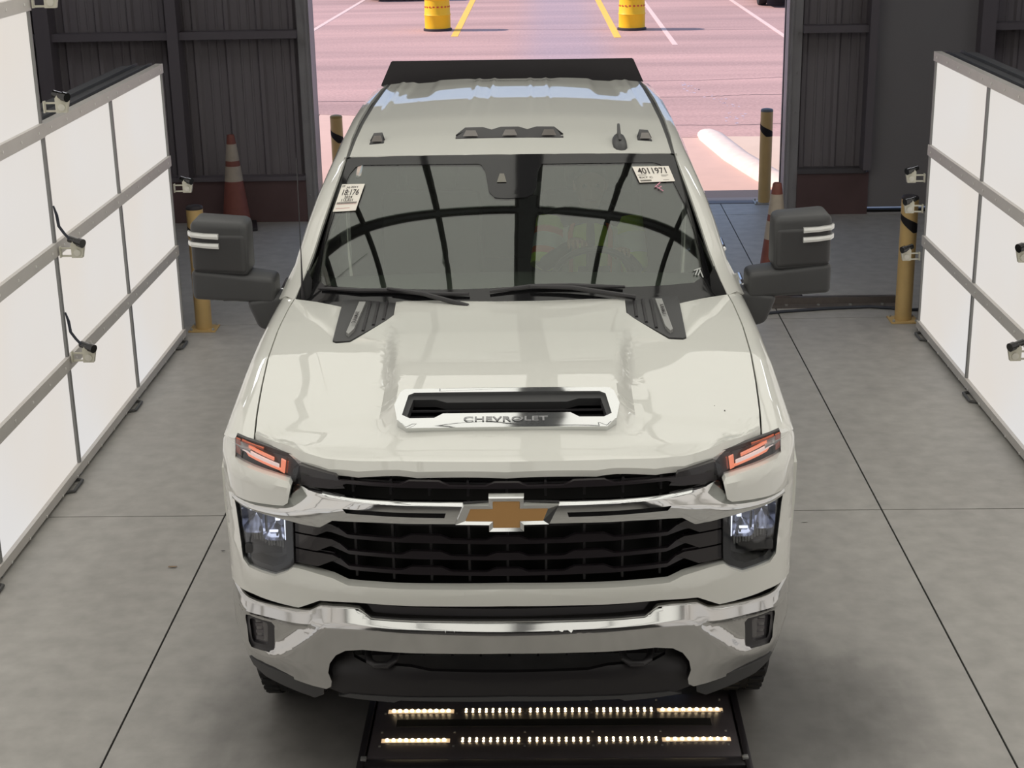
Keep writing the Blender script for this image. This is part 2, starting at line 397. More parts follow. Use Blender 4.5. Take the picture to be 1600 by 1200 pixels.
def jambs(s, x_in, x_out, n):
    bm = bmesh.new()
    bx(bm, ((x_in + x_out) / 2, 14.78, 2.3), (abs(x_out - x_in), .26, 4.6))
    bx(bm, (x_in + s * .012, 14.90, 2.3), (.024, .10, 4.6)); bx(bm, (x_in + s * .03, 14.64, 2.3), (.02, .03, 4.6))
    for k in range(12): bx(bm, (x_out - s * .03, 14.645, .25 + k * .36), (.018, .012, .018))
    struct(finish('door_%d' % n, bm, JAMB, smooth=False))
jambs(-1, -2.185, -2.30, 1); jambs(1, 2.235, 2.36, 2)
slab('door_3', 3.03, 3.98, 14.66, 14.72, .06, 4.6, GREYD)
slab('trim_door_sill', 3.03, 3.98, 14.64, 14.72, .0, .035, DARK)
slab('trim_door_strip', 3.03, 3.98, 14.60, 14.635, .0, .014, mat('pale_strip', (.42, .40, .40), .5))
slab('wall_left', -7.3, -7.2, -6, 14.84, 0, 4.6, WALLM); slab('wall_right', 7.2, 7.3, -6, 14.84, 0, 4.6, WALLM)
slab('wall_front', -7.3, 7.3, -3.1, -3, 0, 4.6, mat('pale_wall', (.42, .41, .41), .8))
slab('wall_door_header', -2.30, 2.36, 14.66, 14.86, 2.90, 4.6, WALLM)
FILLM = emit('fill_glow', (.95, .96, 1.0), 7.0)  # unseen lights added near the ceiling to lift dark walls and floor
for i, (x, y) in enumerate(((-5.2, 12.4), (-3.7, 12.4), (-5.9, 8.0), (3.7, 12.4), (5.2, 12.4), (5.9, 8.0))):
    r_ = empty('fill_light', (x, y, 4.42)); tag(r_, 'added unseen fill light above the %s' % ['left corner behind the panels', 'wall left of the doorway', 'space outside the left panel wall', 'wall right of the doorway', 'right corner behind the panels', 'space outside the right panel wall'][i], 'fill light')
    box('added_fill_body', (0, 0, .05), (.34, 1.5, .08), FRAMEM, r_); box('added_fill_face', (0, 0, 0), (.30, 1.44, .02), FILLM, r_)
slab('ceiling', -7.3, 7.3, -6.1, 15.9, 4.6, 4.75, CEIL)
# wall between bays, beside the doorway on the lit-panel side

# outdoor ground
def ground(name, poly, z0, z1, m, kind='structure'):
    bm = bmesh.new(); a = [bm.verts.new((x, y, z1)) for x, y in poly]; b = [bm.verts.new((x, y, z0)) for x, y in poly]
    bm.faces.new(a); bm.faces.new(b[::-1])
    for i in range(len(poly)): bm.faces.new((a[i], a[(i + 1) % len(poly)], b[(i + 1) % len(poly)], b[i]))
    o = finish(name, bm, m, smooth=False); o['kind'] = kind; return o
ground('floor_asphalt_lot', [(-40, 21.7), (-3.14, 21.6), (-1.5, 21.1), (1.0, 19.3), (1.93, 19.19), (2.92, 19.1), (40, 18.9), (40, 90), (-40, 90)], -.2, -.004, ASPH)
ground('floor_apron', [(-2.9, 15.845), (2.35, 15.845), (1.93, 19.185), (1.0, 19.295), (-1.5, 21.09), (-3.14, 21.59), (-2.9, 17)], -.2, -.006, APRON)
ground('floor_side_pavement', [(2.36, 15.845), (40, 15.845), (40, 18.89), (2.92, 19.09), (1.94, 19.18)], -.2, .01, SIDEW)
ground('floor_left_pavement', [(-40, 15.845), (-2.91, 15.845), (-2.91, 17), (-3.15, 21.59), (-40, 21.69)], -.2, .0, SIDEW)
# rounded kerb
bm = bmesh.new(); prof = [(-.16, 0), (-.15, .06), (-.11, .10), (-.04, .12), (.04, .12), (.11, .10), (.15, .06), (.16, 0)]
path = [(1.97, 19.50, .35), (1.99, 19.35, .8), (2.02, 19.0, 1), (2.16, 17.6, 1), (2.36, 16.4, 1), (2.52, 15.86, 1)]
secs = []
for x, y, s in path: secs.append([(x + a * s, y, -.02 + h * s) for a, h in prof])
k = loft('concrete_kerb', secs, KERBM, caps=True, ang=60); tag(k, 'pale rounded concrete kerb outside the doorway, beside the yellow bollard', 'kerb')
# painted lines
def line(x0, y0, x1, y1, w, m, label, name):
    d = Vector((x1 - x0, y1 - y0)).normalized(); n = Vector((-d.y, d.x)) * w / 2
    o = ground(name, [(x0 - n.x, y0 - n.y), (x1 - n.x, y1 - n.y), (x1 + n.x, y1 + n.y), (x0 + n.x, y0 + n.y)], -.003, .0, m)
    o['kind'] = 'structure'
    return o
line(-1.84, 31.9, -1.89, 50, .14, LINEY, '', 'trim_yellow_lane_line_left')
line(1.41, 31.2, 1.24, 50, .14, LINEY, '', 'trim_yellow_lane_line_right')
line(-4.95, 33.5, -4.53, 50, .10, LINEW, '', 'trim_white_parking_line_left')
line(2.42, 29.7, 2.45, 50, .10, LINEW, '', 'trim_white_parking_line_middle')
line(4.64, 30.6, 4.56, 50, .10, LINEW, '', 'trim_white_parking_line_right')
sp = mat('pale_spill', (0.56, 0.44, 0.50), .7)
bm = bmesh.new()
for i in range(60):
    t = random.random(); x = 2.35 + (random.random() - .5) * .25 + .25 * math.sin(t * 5); y = 20.2 + t * 4.2; r = random.uniform(.006, .024)
    vs = [bm.verts.new((x + r * random.uniform(.6, 1.4) * math.cos(a), y + 2.2 * r * random.uniform(.6, 1.4) * math.sin(a), -.0025)) for a in [k * PI / 3.5 for k in range(7)]]
    bm.faces.new(vs)
o = finish('paint_spill', bm, sp, smooth=False); tag(o, 'trail of pale splashes on the asphalt outside the doorway', 'stain', kind='stuff')
CRK = mat('crack_dark', (0.16, 0.11, 0.11), .9)
for n_, pts in (('lower', [(-6, 22.9), (2.3, 22.75), (3.0, 22.9), (6, 22.7)]), ('upper', [(.6, 24.6), (2.36, 24.58), (3.76, 24.8), (7, 24.9)]), ('far', [(-1, 33.2), (1, 32.9), (3, 32.4), (7, 32.3)]), ('edge', [(1.0, 20.3), (2.3, 20.1), (3.2, 20.2), (6, 20.1)])):
    bm = bmesh.new(); seq = []
    for i in range(len(pts) - 1):
        for k in range(12):
            t = k / 12; seq.append((pts[i][0] + (pts[i + 1][0] - pts[i][0]) * t, pts[i][1] + (pts[i + 1][1] - pts[i][1]) * t + random.uniform(-.03, .03)))
    a = [bm.verts.new((x, y - .02, -.003)) for x, y in seq]; b = [bm.verts.new((x, y + .02, -.003)) for x, y in seq]
    for i in range(len(seq) - 1): bm.faces.new((a[i], a[i + 1], b[i + 1], b[i]))
    struct(finish('trim_asphalt_crack_' + n_, bm, CRK, smooth=False))

# ------------------------------------------------------------ lit wall panels
ZR = [0.03, .655, 1.29, 1.925, 2.57, 3.215]
YE = [10.715, 9.395, 8.065, 6.735, 5.405, 4.075, 2.745, 1.415]
def light_wall(s, label_side):
    """s = -1 left, +1 right; each lit bay is a thing leaned on nothing: a box with lit faces, rails and posts"""
    X = 2.635 * s
    for col in range(7):
        y1, y0 = YE[col], YE[col + 1]; top = 3 if col < 2 else 5
        root = empty('light_panel_bay', (X, (y0 + y1) / 2, 0))
        pos = ['farthest from camera', 'second from the doorway', 'third from the doorway, first tall one', 'fourth from the doorway', 'fifth from the doorway', 'sixth from the doorway', 'beside the camera'][col]
        tag(root, 'white backlit panel bay on the %s, %s' % (label_side, pos), 'light panel', 'backlit panel wall on the ' + label_side)
        h = y1 - y0
        for r in range(top):
            z0, z1 = ZR[r], ZR[r + 1]
            box('lit_face', (s * .012, 0, (z0 + z1) / 2), (.02, h - .028, z1 - z0 - .07), LIT, root)
        L = [((s * .004, 0, ZR[0] + .018), (.05, h, .05))]
        for r in range(1, top + 1): L.append(((s * .004, 0, ZR[r]), (.05, h, .072 if r < top else .062)))
        for c_, s_ in L: box('rail', c_, s_, FRAMEM, root)
        zt = ZR[top] + .03
        for q_ in (-1, 1): box('post', (s * .006, q_ * (h / 2 - .008), zt / 2), (.036, .016, zt), POSTM, root)
        bm = bmesh.new(); bx(bm, (s * .145, 0, zt / 2), (.24, h - .004, zt - .02)); finish('rear_housing', bm, STEELD, root, smooth=False)
        for q_ in (.06, .16): box('top_channel', (s * q_, 0, zt - .002), (.012, h, .02), STEELD, root)
        boxes('screw_heads', [((-s * .024, -h / 2 + .1 + k * .28, ZR[r]), (.004, .012, .012)) for r in range(top + 1) for k in range(5)], SCREWM, root)
        bm = bmesh.new(); tube_into(bm, [(-s * .0, h / 2 - .10, .012), (-s * .05, h / 2 - .12, .012), (-s * .05, h / 2 - .28, .012), (-s * .0, h / 2 - .30, .012)], .009, 8)
        finish('floor_bracket', bm, DFRAME, root)
light_wall(-1, 'left side'); light_wall(1, 'right side')
# overhead panels of the same light tunnel (above the view; they light and mirror in the truck)
XS = [-2.63, -1.28, -.10, .10, 1.30, 2.63]
YM = 6.62
def ovz(x): return 3.95 - .62 * ss(1.1, 2.63, abs(x))
for (xa, xb) in ((-2.63, -1.95), (-1.95, -1.02), (-1.02, -.09), (.09, 1.02), (1.02, 1.95), (1.95, 2.63)):
    for (ya, yb) in ((1.0, 3.9), (3.94, YM), (YM + .04, 10.6)):
        za, zb = ovz(xa), ovz(xb)
        root = empty('overhead_light_panel', ((xa + xb) / 2, (ya + yb) / 2, (za + zb) / 2))
        cx, cy, cz = root.location
        side = ['far left', 'left', 'centre left', 'centre right', 'right', 'far right'][[-2.63, -1.95, -1.02, .09, 1.02, 1.95].index(xa)]
        tag(root, 'overhead backlit panel, %s column, %s' % (side, 'row nearest the camera' if ya < 3 else 'middle row' if ya < YM else 'row nearer the doorway'), 'light panel', 'overhead light panels')
        bm = bmesh.new(); gx, gy = .035, .035
        q = [(xa + gx, ya + gy, za), (xb - gx, ya + gy, zb), (xb - gx, yb - gy, zb), (xa + gx, yb - gy, za)]
        lo = [bm.verts.new((p[0] - cx, p[1] - cy, p[2] - cz)) for p in q]; hi = [bm.verts.new((p[0] - cx, p[1] - cy, p[2] - cz + .02)) for p in q]
        bm.faces.new(lo); bm.faces.new(hi[::-1])
        for i in range(4): bm.faces.new((lo[i], lo[(i + 1) % 4], hi[(i + 1) % 4], hi[i]))
        finish('lit_face', bm, LITTOP, root, smooth=False)
        bm = bmesh.new()
        i_ = .026; q = [(xa + i_, ya + i_), (xb - i_, ya + i_), (xb - i_, yb - i_), (xa + i_, yb - i_)]
        zz = [za, zb, zb, za]
        for (a, b) in ((0, 1), (1, 2), (2, 3), (3, 0)):
            pa = (q[a][0] - cx, q[a][1] - cy, zz[a] - cz + .01); pb = (q[b][0] - cx, q[b][1] - cy, zz[b] - cz + .01)
            tube_into(bm, [pa, pb], .026, 4)
        finish('frame', bm, DFRAME, root, smooth=False)

# ------------------------------------------------------------ bollards
def bollard(x, y, label, lean=0.0, cap=BLKSTR, facing=0.0):
    root = empty('bollard', (x, y, 0), (0, lean, 0))
    tag(root, label, 'bollard', 'yellow steel bollards')
    lathe('post', [(.060, .012), (.060, .905), (.0595, .912)], YELP, root, 28)
    lathe('cap', [(.0606, .898), (.0606, .912), (.052, .922), (.03, .928), (.0, .93)], cap, root, 28)
    # slanted black band wrapped on the post
    bm = bmesh.new(); n = 28; A = []; B = []
    for k in range(n + 1):
        a = -PI * .78 + k / n * PI * 1.1 + facing - PI / 2 + .6
        t = k / n; zt = .80 - .10 * t; zb = max(.66 + .0 * t, .735 - .09 * min(1, t * 2))
        zb = .76 - .10 * min(1, t * 1.8)
        A.append(bm.verts.new((.0612 * math.cos(a), .0612 * math.sin(a), zt))); B.append(bm.verts.new((.0612 * math.cos(a), .0612 * math.sin(a), zb)))
    for k in range(n): bm.faces.new((A[k], A[k + 1], B[k + 1], B[k]))
    bmesh.ops.solidify(bm, geom=bm.faces[:], thickness=.001)
    finish('black_stripe', bm, BLKSTR, root)
    box('base_plate', (0, 0, .006), (.20, .18, .012), YELP if cap is BLKSTR else ALU, root, bev=.002)
    for a, b in ((-.08, -.07), (.08, -.07), (-.08, .07), (.08, .07)):
        lathe('bolt', [(.010, .012), (.010, .022), (.004, .03), (0, .03)], ALU, root, 6, c=(a, b, 0))
    return root
bollard(-2.535, 10.95, 'yellow bollard with black cap on the left, behind the grey tow mirror', facing=0.0)
bollard(2.575, 10.96, 'yellow bollard with black cap on the right, beside the end of the lit panels', facing=.3)
bollard(2.135, 15.20, 'yellow bollard with grey top on the right of the doorway threshold', cap=mat('cap_blue_grey', (.16, .18, .20), .5), facing=-.2)
bollard(-2.055, 15.20, 'yellow bollard left of the doorway, behind the truck cab', cap=mat('cap_yellow', (.42, .30, .10), .5), facing=0.2)

# ------------------------------------------------------------ cones
def cone(x, y, label, h=.88, rot=0.0, lean=(0, 0)):
    root = empty('traffic_cone', (x, y, 0), (lean[0], lean[1], rot)); tag(root, label, 'traffic cone', 'traffic cones in the shed')
    zr = lambda z: .135 - (.135 - .034) * (z - .035) / (h - .035)
    lathe('cone_body', [(zr(.035), .035), (zr(.3), .3), (zr(.5), .5), (zr(h - .05), h - .05), (.034, h - .01), (.028, h), (.020, h), (.02, h - .03)], ORNG, root, 32)
    for z0, z1 in ((h - .43, h - .29), (h - .24, h - .085)):
        lathe('reflective_band', [(zr(z0) + .002, z0), (zr(z1) + .002, z1)], CONEW, root, 32)
    bm = bmesh.new(); bx(bm, (0, 0, .018), (.37, .37, .034), .01); finish('rubber_base', bm, BLKSTR, root)
    return root
cone(-2.93, 14.36, 'faded orange cone with two pale bands against the dark wall on the left', h=.885, rot=.2)
cone(1.745, 11.74, 'orange and white cone standing behind the right tow mirror', h=.875, rot=.1)

# ------------------------------------------------------------ floor rail and cable on the right
root = empty('floor_rail', (2.15, 11.38, 0)); tag(root, 'low brown steel rail bolted on the floor beside the right bollard', 'floor rail')
bm = bmesh.new(); bx(bm, (0, 0, .004), (.95, .12, .008)); bx(bm, (0, .05, .03), (.95, .012, .05)); bx(bm, (0, .075, .052), (.95, .05, .006)); finish('angle_steel', bm, STEELR, root, smooth=False)
for k in range(4): lathe('bolt', [(.012, .008), (.012, .018), (0, .022)], ALU, root, 8, c=(-.36 + k * .24, -.01, 0))
o = tube('floor_cable', [(1.52, 11.12, .012), (1.75, 11.2, .012), (2.1, 11.27, .012), (2.4, 11.30, .012), (2.55, 11.26, .012), (2.66, 11.2, .012), (2.8, 11.22, .012)], .011, CABLE); tag(o, 'black cable lying on the floor along the brown steel rail', 'cable')
# small litter
def leaf(x, y, r, m, label, cat='leaf'):
    bm = bmesh.new(); vs = [bm.verts.new((r * 1.5 * math.cos(a) * random.uniform(.7, 1.1), r * .6 * math.sin(a) * random.uniform(.7, 1.1), .003 + .002 * random.random())) for a in [k * PI / 4 for k in range(8)]]
    bm.faces.new(vs); bmesh.ops.solidify(bm, geom=bm.faces[:], thickness=.0015); o = finish('fallen_leaf', bm, m, smooth=False); o.location = (x, y, .002); tag(o, label, cat)
leaf(-1.83, 6.82, .018, MUD, 'small brown leaf on the concrete left of the truck')
leaf(1.285, 7.30, .012, mat('pale_chip', (.5, .5, .48), .7), 'tiny pale chip on the concrete right of the truck', 'debris')
leaf(-1.62, 7.0, .008, BLKSTR, 'tiny dark speck on the concrete beside the truck', 'debris')

# ------------------------------------------------------------ little scanner cameras on the light walls
def scan_cam(x, y, z, s, label, cable=True):
    """s = +1: sticks out towards +x (left wall); -1: right wall"""
    root = empty('inspection_camera', (x, y, z)); tag(root, label, 'camera', 'inspection cameras on the light walls')
    bm = bmesh.new()
    bx(bm, (s * .035, 0, .010), (.07, .006, .010)); bx(bm, (s * .035, 0, -.032), (.07, .006, .010)); bx(bm, (s * .004, 0, -.01), (.008, .03, .06), .001)
    finish('arm', bm, BRACK, root)
    bm = bmesh.new(); pl_ = [(.065, -.040), (.122, -.040), (.135, .025), (.105, .03), (.085, .06), (.065, .035)]
    a = [bm.verts.new((s * p[0], -.016, p[1])) for p in pl_]; b = [bm.verts.new((s * p[0], .016, p[1])) for p in pl_]
    bm.faces.new(a); bm.faces.new(b[::-1])
    for i in range(len(pl_)): bm.faces.new((a[i], a[(i + 1) % 6], b[(i + 1) % 6], b[i]))
    finish('bracket', bm, BRACK, root, smooth=False)
    lathe('disc', [(.019, -.0165), (.019, -.022), (.014, -.024), (0, -.024)], mat('bracket_pale', (.66, .64, .56), .4), root, 20, 'y', c=(s * .098, 0, -.012))
    d = Vector((s * .8, -.45, -.15)).normalized(); p0 = Vector((s * .07, .01, .052))
    bm = bmesh.new(); tube_into(bm, [p0 - d * .02, p0 + d * .045], .019, 16); tube_into(bm, [p0 + d * .045, p0 + d * .075], .024, 16)
    finish('camera_body', bm, LENSB, root)
    if cable:
        bm = bmesh.new()
        for dx in (0, .008): tube_into(bm, [(s * (.055 + dx), 0, .06), (s * (.03 + dx), 0, .09), (s * (.005 + dx), 0, .13), (-s * .0 + dx, 0, .19), (-s * .008, 0, .24)], .0045, 6)
        finish('cable', bm, CABLE, root)
    return root
scan_cam(-2.605, 8.06, 2.585, 1, 'cream camera bracket high on the left panel post, topmost of its column', cable=False)
scan_cam(-2.605, 8.06, 2.055, 1, 'cream camera bracket where the left panel wall steps down', cable=False)
scan_cam(-2.605, 8.06, 1.285, 1, 'camera on cream bracket with looped cable on the left panels, third of its column')
scan_cam(-2.605, 8.06, .70, 1, 'camera on cream bracket with looped cable on the left panels, lowest of its column')
scan_cam(-2.620, 10.75, 1.10, 1, 'camera on cream bracket at the far left panel end, above the yellow bollard', cable=False)
scan_cam(2.615, 10.74, 1.10, -1, 'camera bracket at the far right panel end, above the bollard top', cable=False)
scan_cam(2.615, 10.74, .885, -1, 'camera bracket at the far right panel end, in front of the bollard stripe', cable=False)
scan_cam(2.615, 10.74, .545, -1, 'camera bracket at the far right panel end, lowest of three by the bollard', cable=False)
scan_cam(2.605, 8.07, .645, -1, 'camera on cream bracket on the right panel frame at the picture edge, lower one', cable=False)
scan_cam(2.605, 8.07, 1.19, -1, 'camera on bracket cut by the right picture edge, upper one', cable=False)

# ------------------------------------------------------------ underbody light plate in the floor
root = empty('underbody_light_plate', (0, 5.28, 0)); tag(root, 'black floor scanner plate with two rows of glowing lights in front of the truck', 'light plate')
PLM = mat('plate_black', (0.12, 0.105, 0.112), .38, metal=.3, noise=.2, nscale=10)
box('plate', (0, .03, .012), (1.40, .46, .02), PLM, root, bev=.004)
box('centre_channel', (0, .045, .0235), (1.22, .05, .004), DARK, root)
boxes('edge_rail', [((-.72, .0, .014), (.025, .60, .028)), ((.72, .0, .014), (.025, .60, .028)), ((0, -.235, .012), (1.46, .05, .02))], mat('plate_rim', (.05, .045, .05), .35, metal=.5), root, bev=.003)
box('side_ramp', (0, -.42, .007), (1.50, .30, .012), mat('ramp_black', (.02, .018, .02), .35, noise=.3, nscale=15), root, bev=.003)
groups = [(-.640, -.401, 10, 1), (-.355, -.120, 9, 2), (-.102, .142, 9, 2), (.160, .397, 9, 2), (.418, .655, 9, 1)]
lb = bmesh.new(); bmesh.ops.create_icosphere(lb, subdivisions=1, radius=.0080); me1 = bpy.data.meshes.new('led'); lb.to_mesh(me1); lb.free(); me1.materials.append(LEDM)
lb = bmesh.new()
for dy in (-.0095, .0095):
    r_ = bmesh.ops.create_icosphere(lb, subdivisions=1, radius=.0050)
    for v in r_['verts']: v.co.y += dy
me2 = bpy.data.meshes.new('led'); lb.to_mesh(me2); lb.free(); me2.materials.append(LEDM)
for row, (yy, kx, cx) in enumerate(((.135, 1.0, 0.0), (-.082, 1.01, .0))):
    for (xa, xb, n, dbl) in groups:
        xa_, xb_ = xa * kx, xb * kx
        bar_ = empty('led_strip', ((xa_ + xb_) / 2, yy, .022), parent=root)
        w = xb_ - xa_
        box('led_channel', (0, 0, .001), (w + .02, .026, .002), LEDGLOW if dbl == 1 else PLM, bar_)
        for k in range(n):
            o = bpy.data.objects.new('led', me1 if dbl == 1 else me2); COL.objects.link(o); o.parent = bar_
            o.location = (-w / 2 + .012 + (w - .024) * k / (n - 1), 0, .004)
    for x in [-.66, -.38, -.11, .15, .41, .66]:
        for dy in (-.045, .045):
            pass
bm = bmesh.new()
for x in (-.66, -.38, -.11, .15, .41, .66):
    for y in (.215, .118, -.022, -.122): bx(bm, (x, y, .0235), (.008, .008, .004))
for x in (-.71, .71): bx(bm, (x, -.22, .03), (.022, .022, .012), .003)
finish('screw_heads', bm, ALU, root)

# ------------------------------------------------------------ far drums and cars outside
def drum(x, y, label):
    root = empty('traffic_drum', (x, y, 0)); tag(root, label, 'traffic drum', 'yellow drums in the lot')
    r = .27
    lathe('drum_body', [(r + .00, .05), (r, .30), (r + .012, .32), (r, .34), (r - .01, .62), (r + .004, .64), (r - .01, .66), (r - .02, .95), (r - .06, 1.02), (0, 1.03)], DRUMY, root, 32)
    lathe('rubber_base', [(r + .03, 0), (r + .03, .035), (r, .05)], BLKSTR, root, 32)
    bm = bmesh.new()
    for k in range(10):
        a0 = -PI + k * .32; a1 = a0 + .16
        v = [bm.verts.new(((r + .003) * math.cos(a), (r + .003) * math.sin(a), z)) for a, z in ((a0, .475), (a1, .475), (a1, .505), (a0, .505))]
        bm.faces.new(v)
    finish('red_dash_tape', bm, mat('tape_red', (.6, .08, .03), .6), root, smooth=False)
drum(-2.26, 33.25, 'yellow drum on the lot seen over the left side of the cab roof')
drum(1.77, 32.75, 'yellow drum on the lot seen over the right side of the cab roof')
def far_car(x, y, label, w=1.85):
    root = empty('car', (x, y, 0)); tag(root, label, 'car', 'dark cars parked across the lot')
    hw = w / 2
    S = [(0.0, .22, .55, .86), (.12, .18, .72, .95), (.8, .2, .88, 1.0), (1.3, .2, .98, 1.0), (2.0, .2, 1.40, .86), (3.2, .2, 1.42, .86), (4.0, .2, 1.05, .98), (4.6, .25, .95, .92)]
    secs = []
    for yy, zb, zt, k in S:
        q = hw * k if zt < 1.2 else hw
        tp = hw * (.62 if zt > 1.2 else .86)
        secs.append([(-q * .96, yy, zb), (-q, yy, .5), (-q * .98, yy, min(.85, zt - .04)), (-tp, yy, zt), (tp, yy, zt), (q * .98, yy, min(.85, zt - .04)), (q, yy, .5), (q * .96, yy, zb)])
    loft('car_body', secs, CARB, root, close=True, caps=True)
    box('lower_grille', (0, -.02, .30), (w * .62, .06, .14), BLKPL, root, bev=.02)
    for s in (-1, 1):
        box('headlamp', (s * hw * .72, .03, .62), (.34, .12, .12), WHITEL, root, bev=.03)
        box('fog_lamp', (s * hw * .72, -.01, .30), (.16, .05, .05), HEADL, root, bev=.01)
        for yy in (.85, 3.7): lathe('wheel', [(0, -.1), (.2, -.1), (.33, -.09), (.335, 0), (.33, .09), (.2, .1), (0, .1)], RUBBER, root, 24, 'x', c=(s * (hw - .12), yy, .335))
far_car(-3.70, 41.0, 'dark car parked across the lot, seen left of the left drum')
far_car(5.95, 37.3, 'dark car parked across the lot at the right edge of the doorway')
#TRUCK#
# ------------------------------------------------------------ the pickup truck
T = empty('pickup_truck', (-.1518, 4.68, 0), (0, math.radians(.27), math.radians(.6)))
tag(T, 'white heavy-duty pickup truck with chrome bumper and hood scoop, parked between the lit panels', 'truck')
FX = [0, .3, .5, .7, .85, .95, 1.0, 1.03, 1.045, 1.06]; FY = [.07, .085, .12, .19, .28, .38, .47, .56, .70, .90]
def hermite(x, xs, ys):
    x = abs(x)
    if x >= xs[-1]: return ys[-1]
    for i in range(1, len(xs)):
        if x <= xs[i]: break
    def sl(k):
        if k == 0: return 0.0
        if k == len(xs) - 1: return (ys[k] - ys[k - 1]) / (xs[k] - xs[k - 1])
        a = (ys[k] - ys[k - 1]) / (xs[k] - xs[k - 1]); b = (ys[k + 1] - ys[k]) / (xs[k + 1] - xs[k]); return 2 * a * b / (a + b) if a * b > 0 else 0
    h = xs[i] - xs[i - 1]; t = (x - xs[i - 1]) / h
    return (2 * t**3 - 3 * t * t + 1) * ys[i - 1] + (t**3 - 2 * t * t + t) * h * sl(i - 1) + (-2 * t**3 + 3 * t * t) * ys[i] + (t**3 - t * t) * h * sl(i)
def yf(x): return hermite(x, FX, FY)
def front(off):
    g = off if callable(off) else (lambda x, z: off)
    return lambda x, z, d: (x, yf(x) + g(x, z) + d, z)

# --- hood
def yl(x): return hermite(x, [0, .3, .5, .6, .7, .8, .884], [.15, .16, .19, .215, .262, .335, .43])
def lipz(x): return ip(abs(x), [0, .36, .5, .615, .68, .75, .884], [1.263, 1.263, 1.255, 1.254, 1.262, 1.275, 1.270])
def seamx(y): return ip(y, [.43, .6, .85, 1.1, 1.4, 1.7, 1.85, 2.1], [.884, .902, .921, .936, .944, .942, .936, .93])
def seamz(y): return ip(y, [.43, .5, .7, 1.1, 1.5, 1.85, 2.1], [1.27, 1.292, 1.325, 1.372, 1.398, 1.41, 1.412])
def hz(x, y):
    ax = abs(x); zc = ip(y, [.15, .2, .3, .5, .8, 1.2, 1.68], [1.285, 1.300, 1.328, 1.358, 1.388, 1.418, 1.437])
    zs = seamz(y) + .004; sx = seamx(max(y, .43))
    r = min(1, ax / sx)
    z = zc + (zs - zc) * r**2.6
    w = .415 + .07 * max(0, min(1, (y - .45) / 1.05))
    hgt = .058 * ss(.30, .50, y) * (1 - .86 * ss(.55, 1.6, y))
    z += hgt * (1 - ss(w - .035, w + .03, ax))
    z -= .004 * math.exp(-((ax - w - .13) / .10)**2) * ss(.4, .8, y)          # shallow valley beside the bulge
    e = y - yl(x)
    if e < .08:
        cz = lipz(x) + .030
        z = lipz(x) + .030 * max(0, e) / .02 if e <= .02 else cz + (z - cz) * ss(.0, .06, e - .02)
    return z
hood_half = [(0, .15), (.3, .16), (.5, .19), (.6, .215), (.7, .262), (.8, .335), (.884, .43), (.902, .6), (.921, .85), (.936, 1.1), (.944, 1.4), (.942, 1.7), (.936, 1.835), (.83, 1.765), (.712, 1.668), (.7, 1.22), (.685, 1.205), (.63, 1.212), (.48, 1.505), (.485, 1.69), (.4, 1.68), (0, 1.675)]
scoop_hole = [(-.335, .353), (.335, .353), (.368, .405), (.368, .47), (.335, .505), (-.335, .505), (-.368, .47), (-.368, .405)]
def densify(L, st=.03):
    out = []
    for i in range(len(L)):
        a, b = L[i], L[(i + 1) % len(L)]; n_ = max(1, int(math.hypot(b[0] - a[0], b[1] - a[1]) / st))
        out += [(a[0] + (b[0] - a[0]) * k / n_, a[1] + (b[1] - a[1]) * k / n_) for k in range(n_)]
    return out
wy = lambda L: [(p[0], p[1] - yl(p[0])) for p in densify(L)]
hood = plate('hood', wy(full(hood_half)), lambda x, w, d: (x, w + yl(x), hz(x, w + yl(x)) - d), PAINT, T, holes=[wy(scoop_hole)], step=(.03, .02), thick=.022, ang=28)
# --- hood scoop
def sc(x, t, d):   # t 0..1 up the inclined face of the scoop; d = depth inside
    y = .335 + .19 * t; z = 1.352 + .078 * t + .006 * math.cos(x * 2)
    return (x, y + d * .93, z - d * .30)
so = [(-.345, 0), (.345, 0), (.378, .12), (.392, .50), (.375, .82), (.345, .98), (.25, .99), (.21, .93), (-.21, .93), (-.25, .99), (-.345, .98), (-.375, .82), (-.392, .50), (-.378, .12)]
si = [(-.335, .15), (-.25, .15), (-.22, .26), (.22, .26), (.25, .15), (.335, .15), (.362, .24), (.345, .74), (.325, .80), (-.325, .80), (-.345, .74), (-.362, .24)]
def scm(x, t, d):
    p = sc(x, t, 0); lift = .014 * (1 - ss(0, .10, min(t, 1 - t) * 1.0)) ; return (p[0], p[1] + d * .3 + .004, p[2] + .012 - lift - d)
scoop = plate('scoop_surround', so, scm, CHROME, T, holes=[si], step=(.04, .1), thick=.03)
so2 = [(-.345, .10), (-.26, .10), (-.23, .20), (.23, .20), (.26, .10), (.345, .10), (.372, .20), (.352, .78), (.33, .85), (-.33, .85), (-.352, .78), (-.372, .20)]
si2 = [(-.315, .40), (-.24, .38), (-.20, .52), (.20, .52), (.24, .38), (.315, .40), (.33, .46), (.315, .68), (.24, .70), (.2, .62), (-.2, .62), (-.24, .70), (-.315, .68), (-.33, .46)]
def scp(dz): return lambda x, t, d: (x, .335 + .19 * t + .006 + d * .3, 1.352 + .078 * t - dz - d)
plate('scoop_bezel', so2, scp(-.004), GRYPL, T, holes=[[(-.325, .20), (-.25, .20), (-.215, .29), (.215, .29), (.25, .20), (.325, .20), (.345, .28), (.328, .70), (.25, .70), (.21, .62), (-.21, .62), (-.25, .70), (-.328, .70), (-.345, .28)]], step=(.05, .2), thick=.03)
boxes('scoop_grille', [((0, .445, 1.378), (.68, .006, .006)), ((0, .425, 1.362), (.68, .006, .006))] + [((x, .44, 1.355), (.005, .05, .035)) for x in (-.21, -.105, 0, .105, .21)], BLKPL, T)
box('scoop_duct', (0, .45, 1.315), (.74, .16, .04), DARK, T)
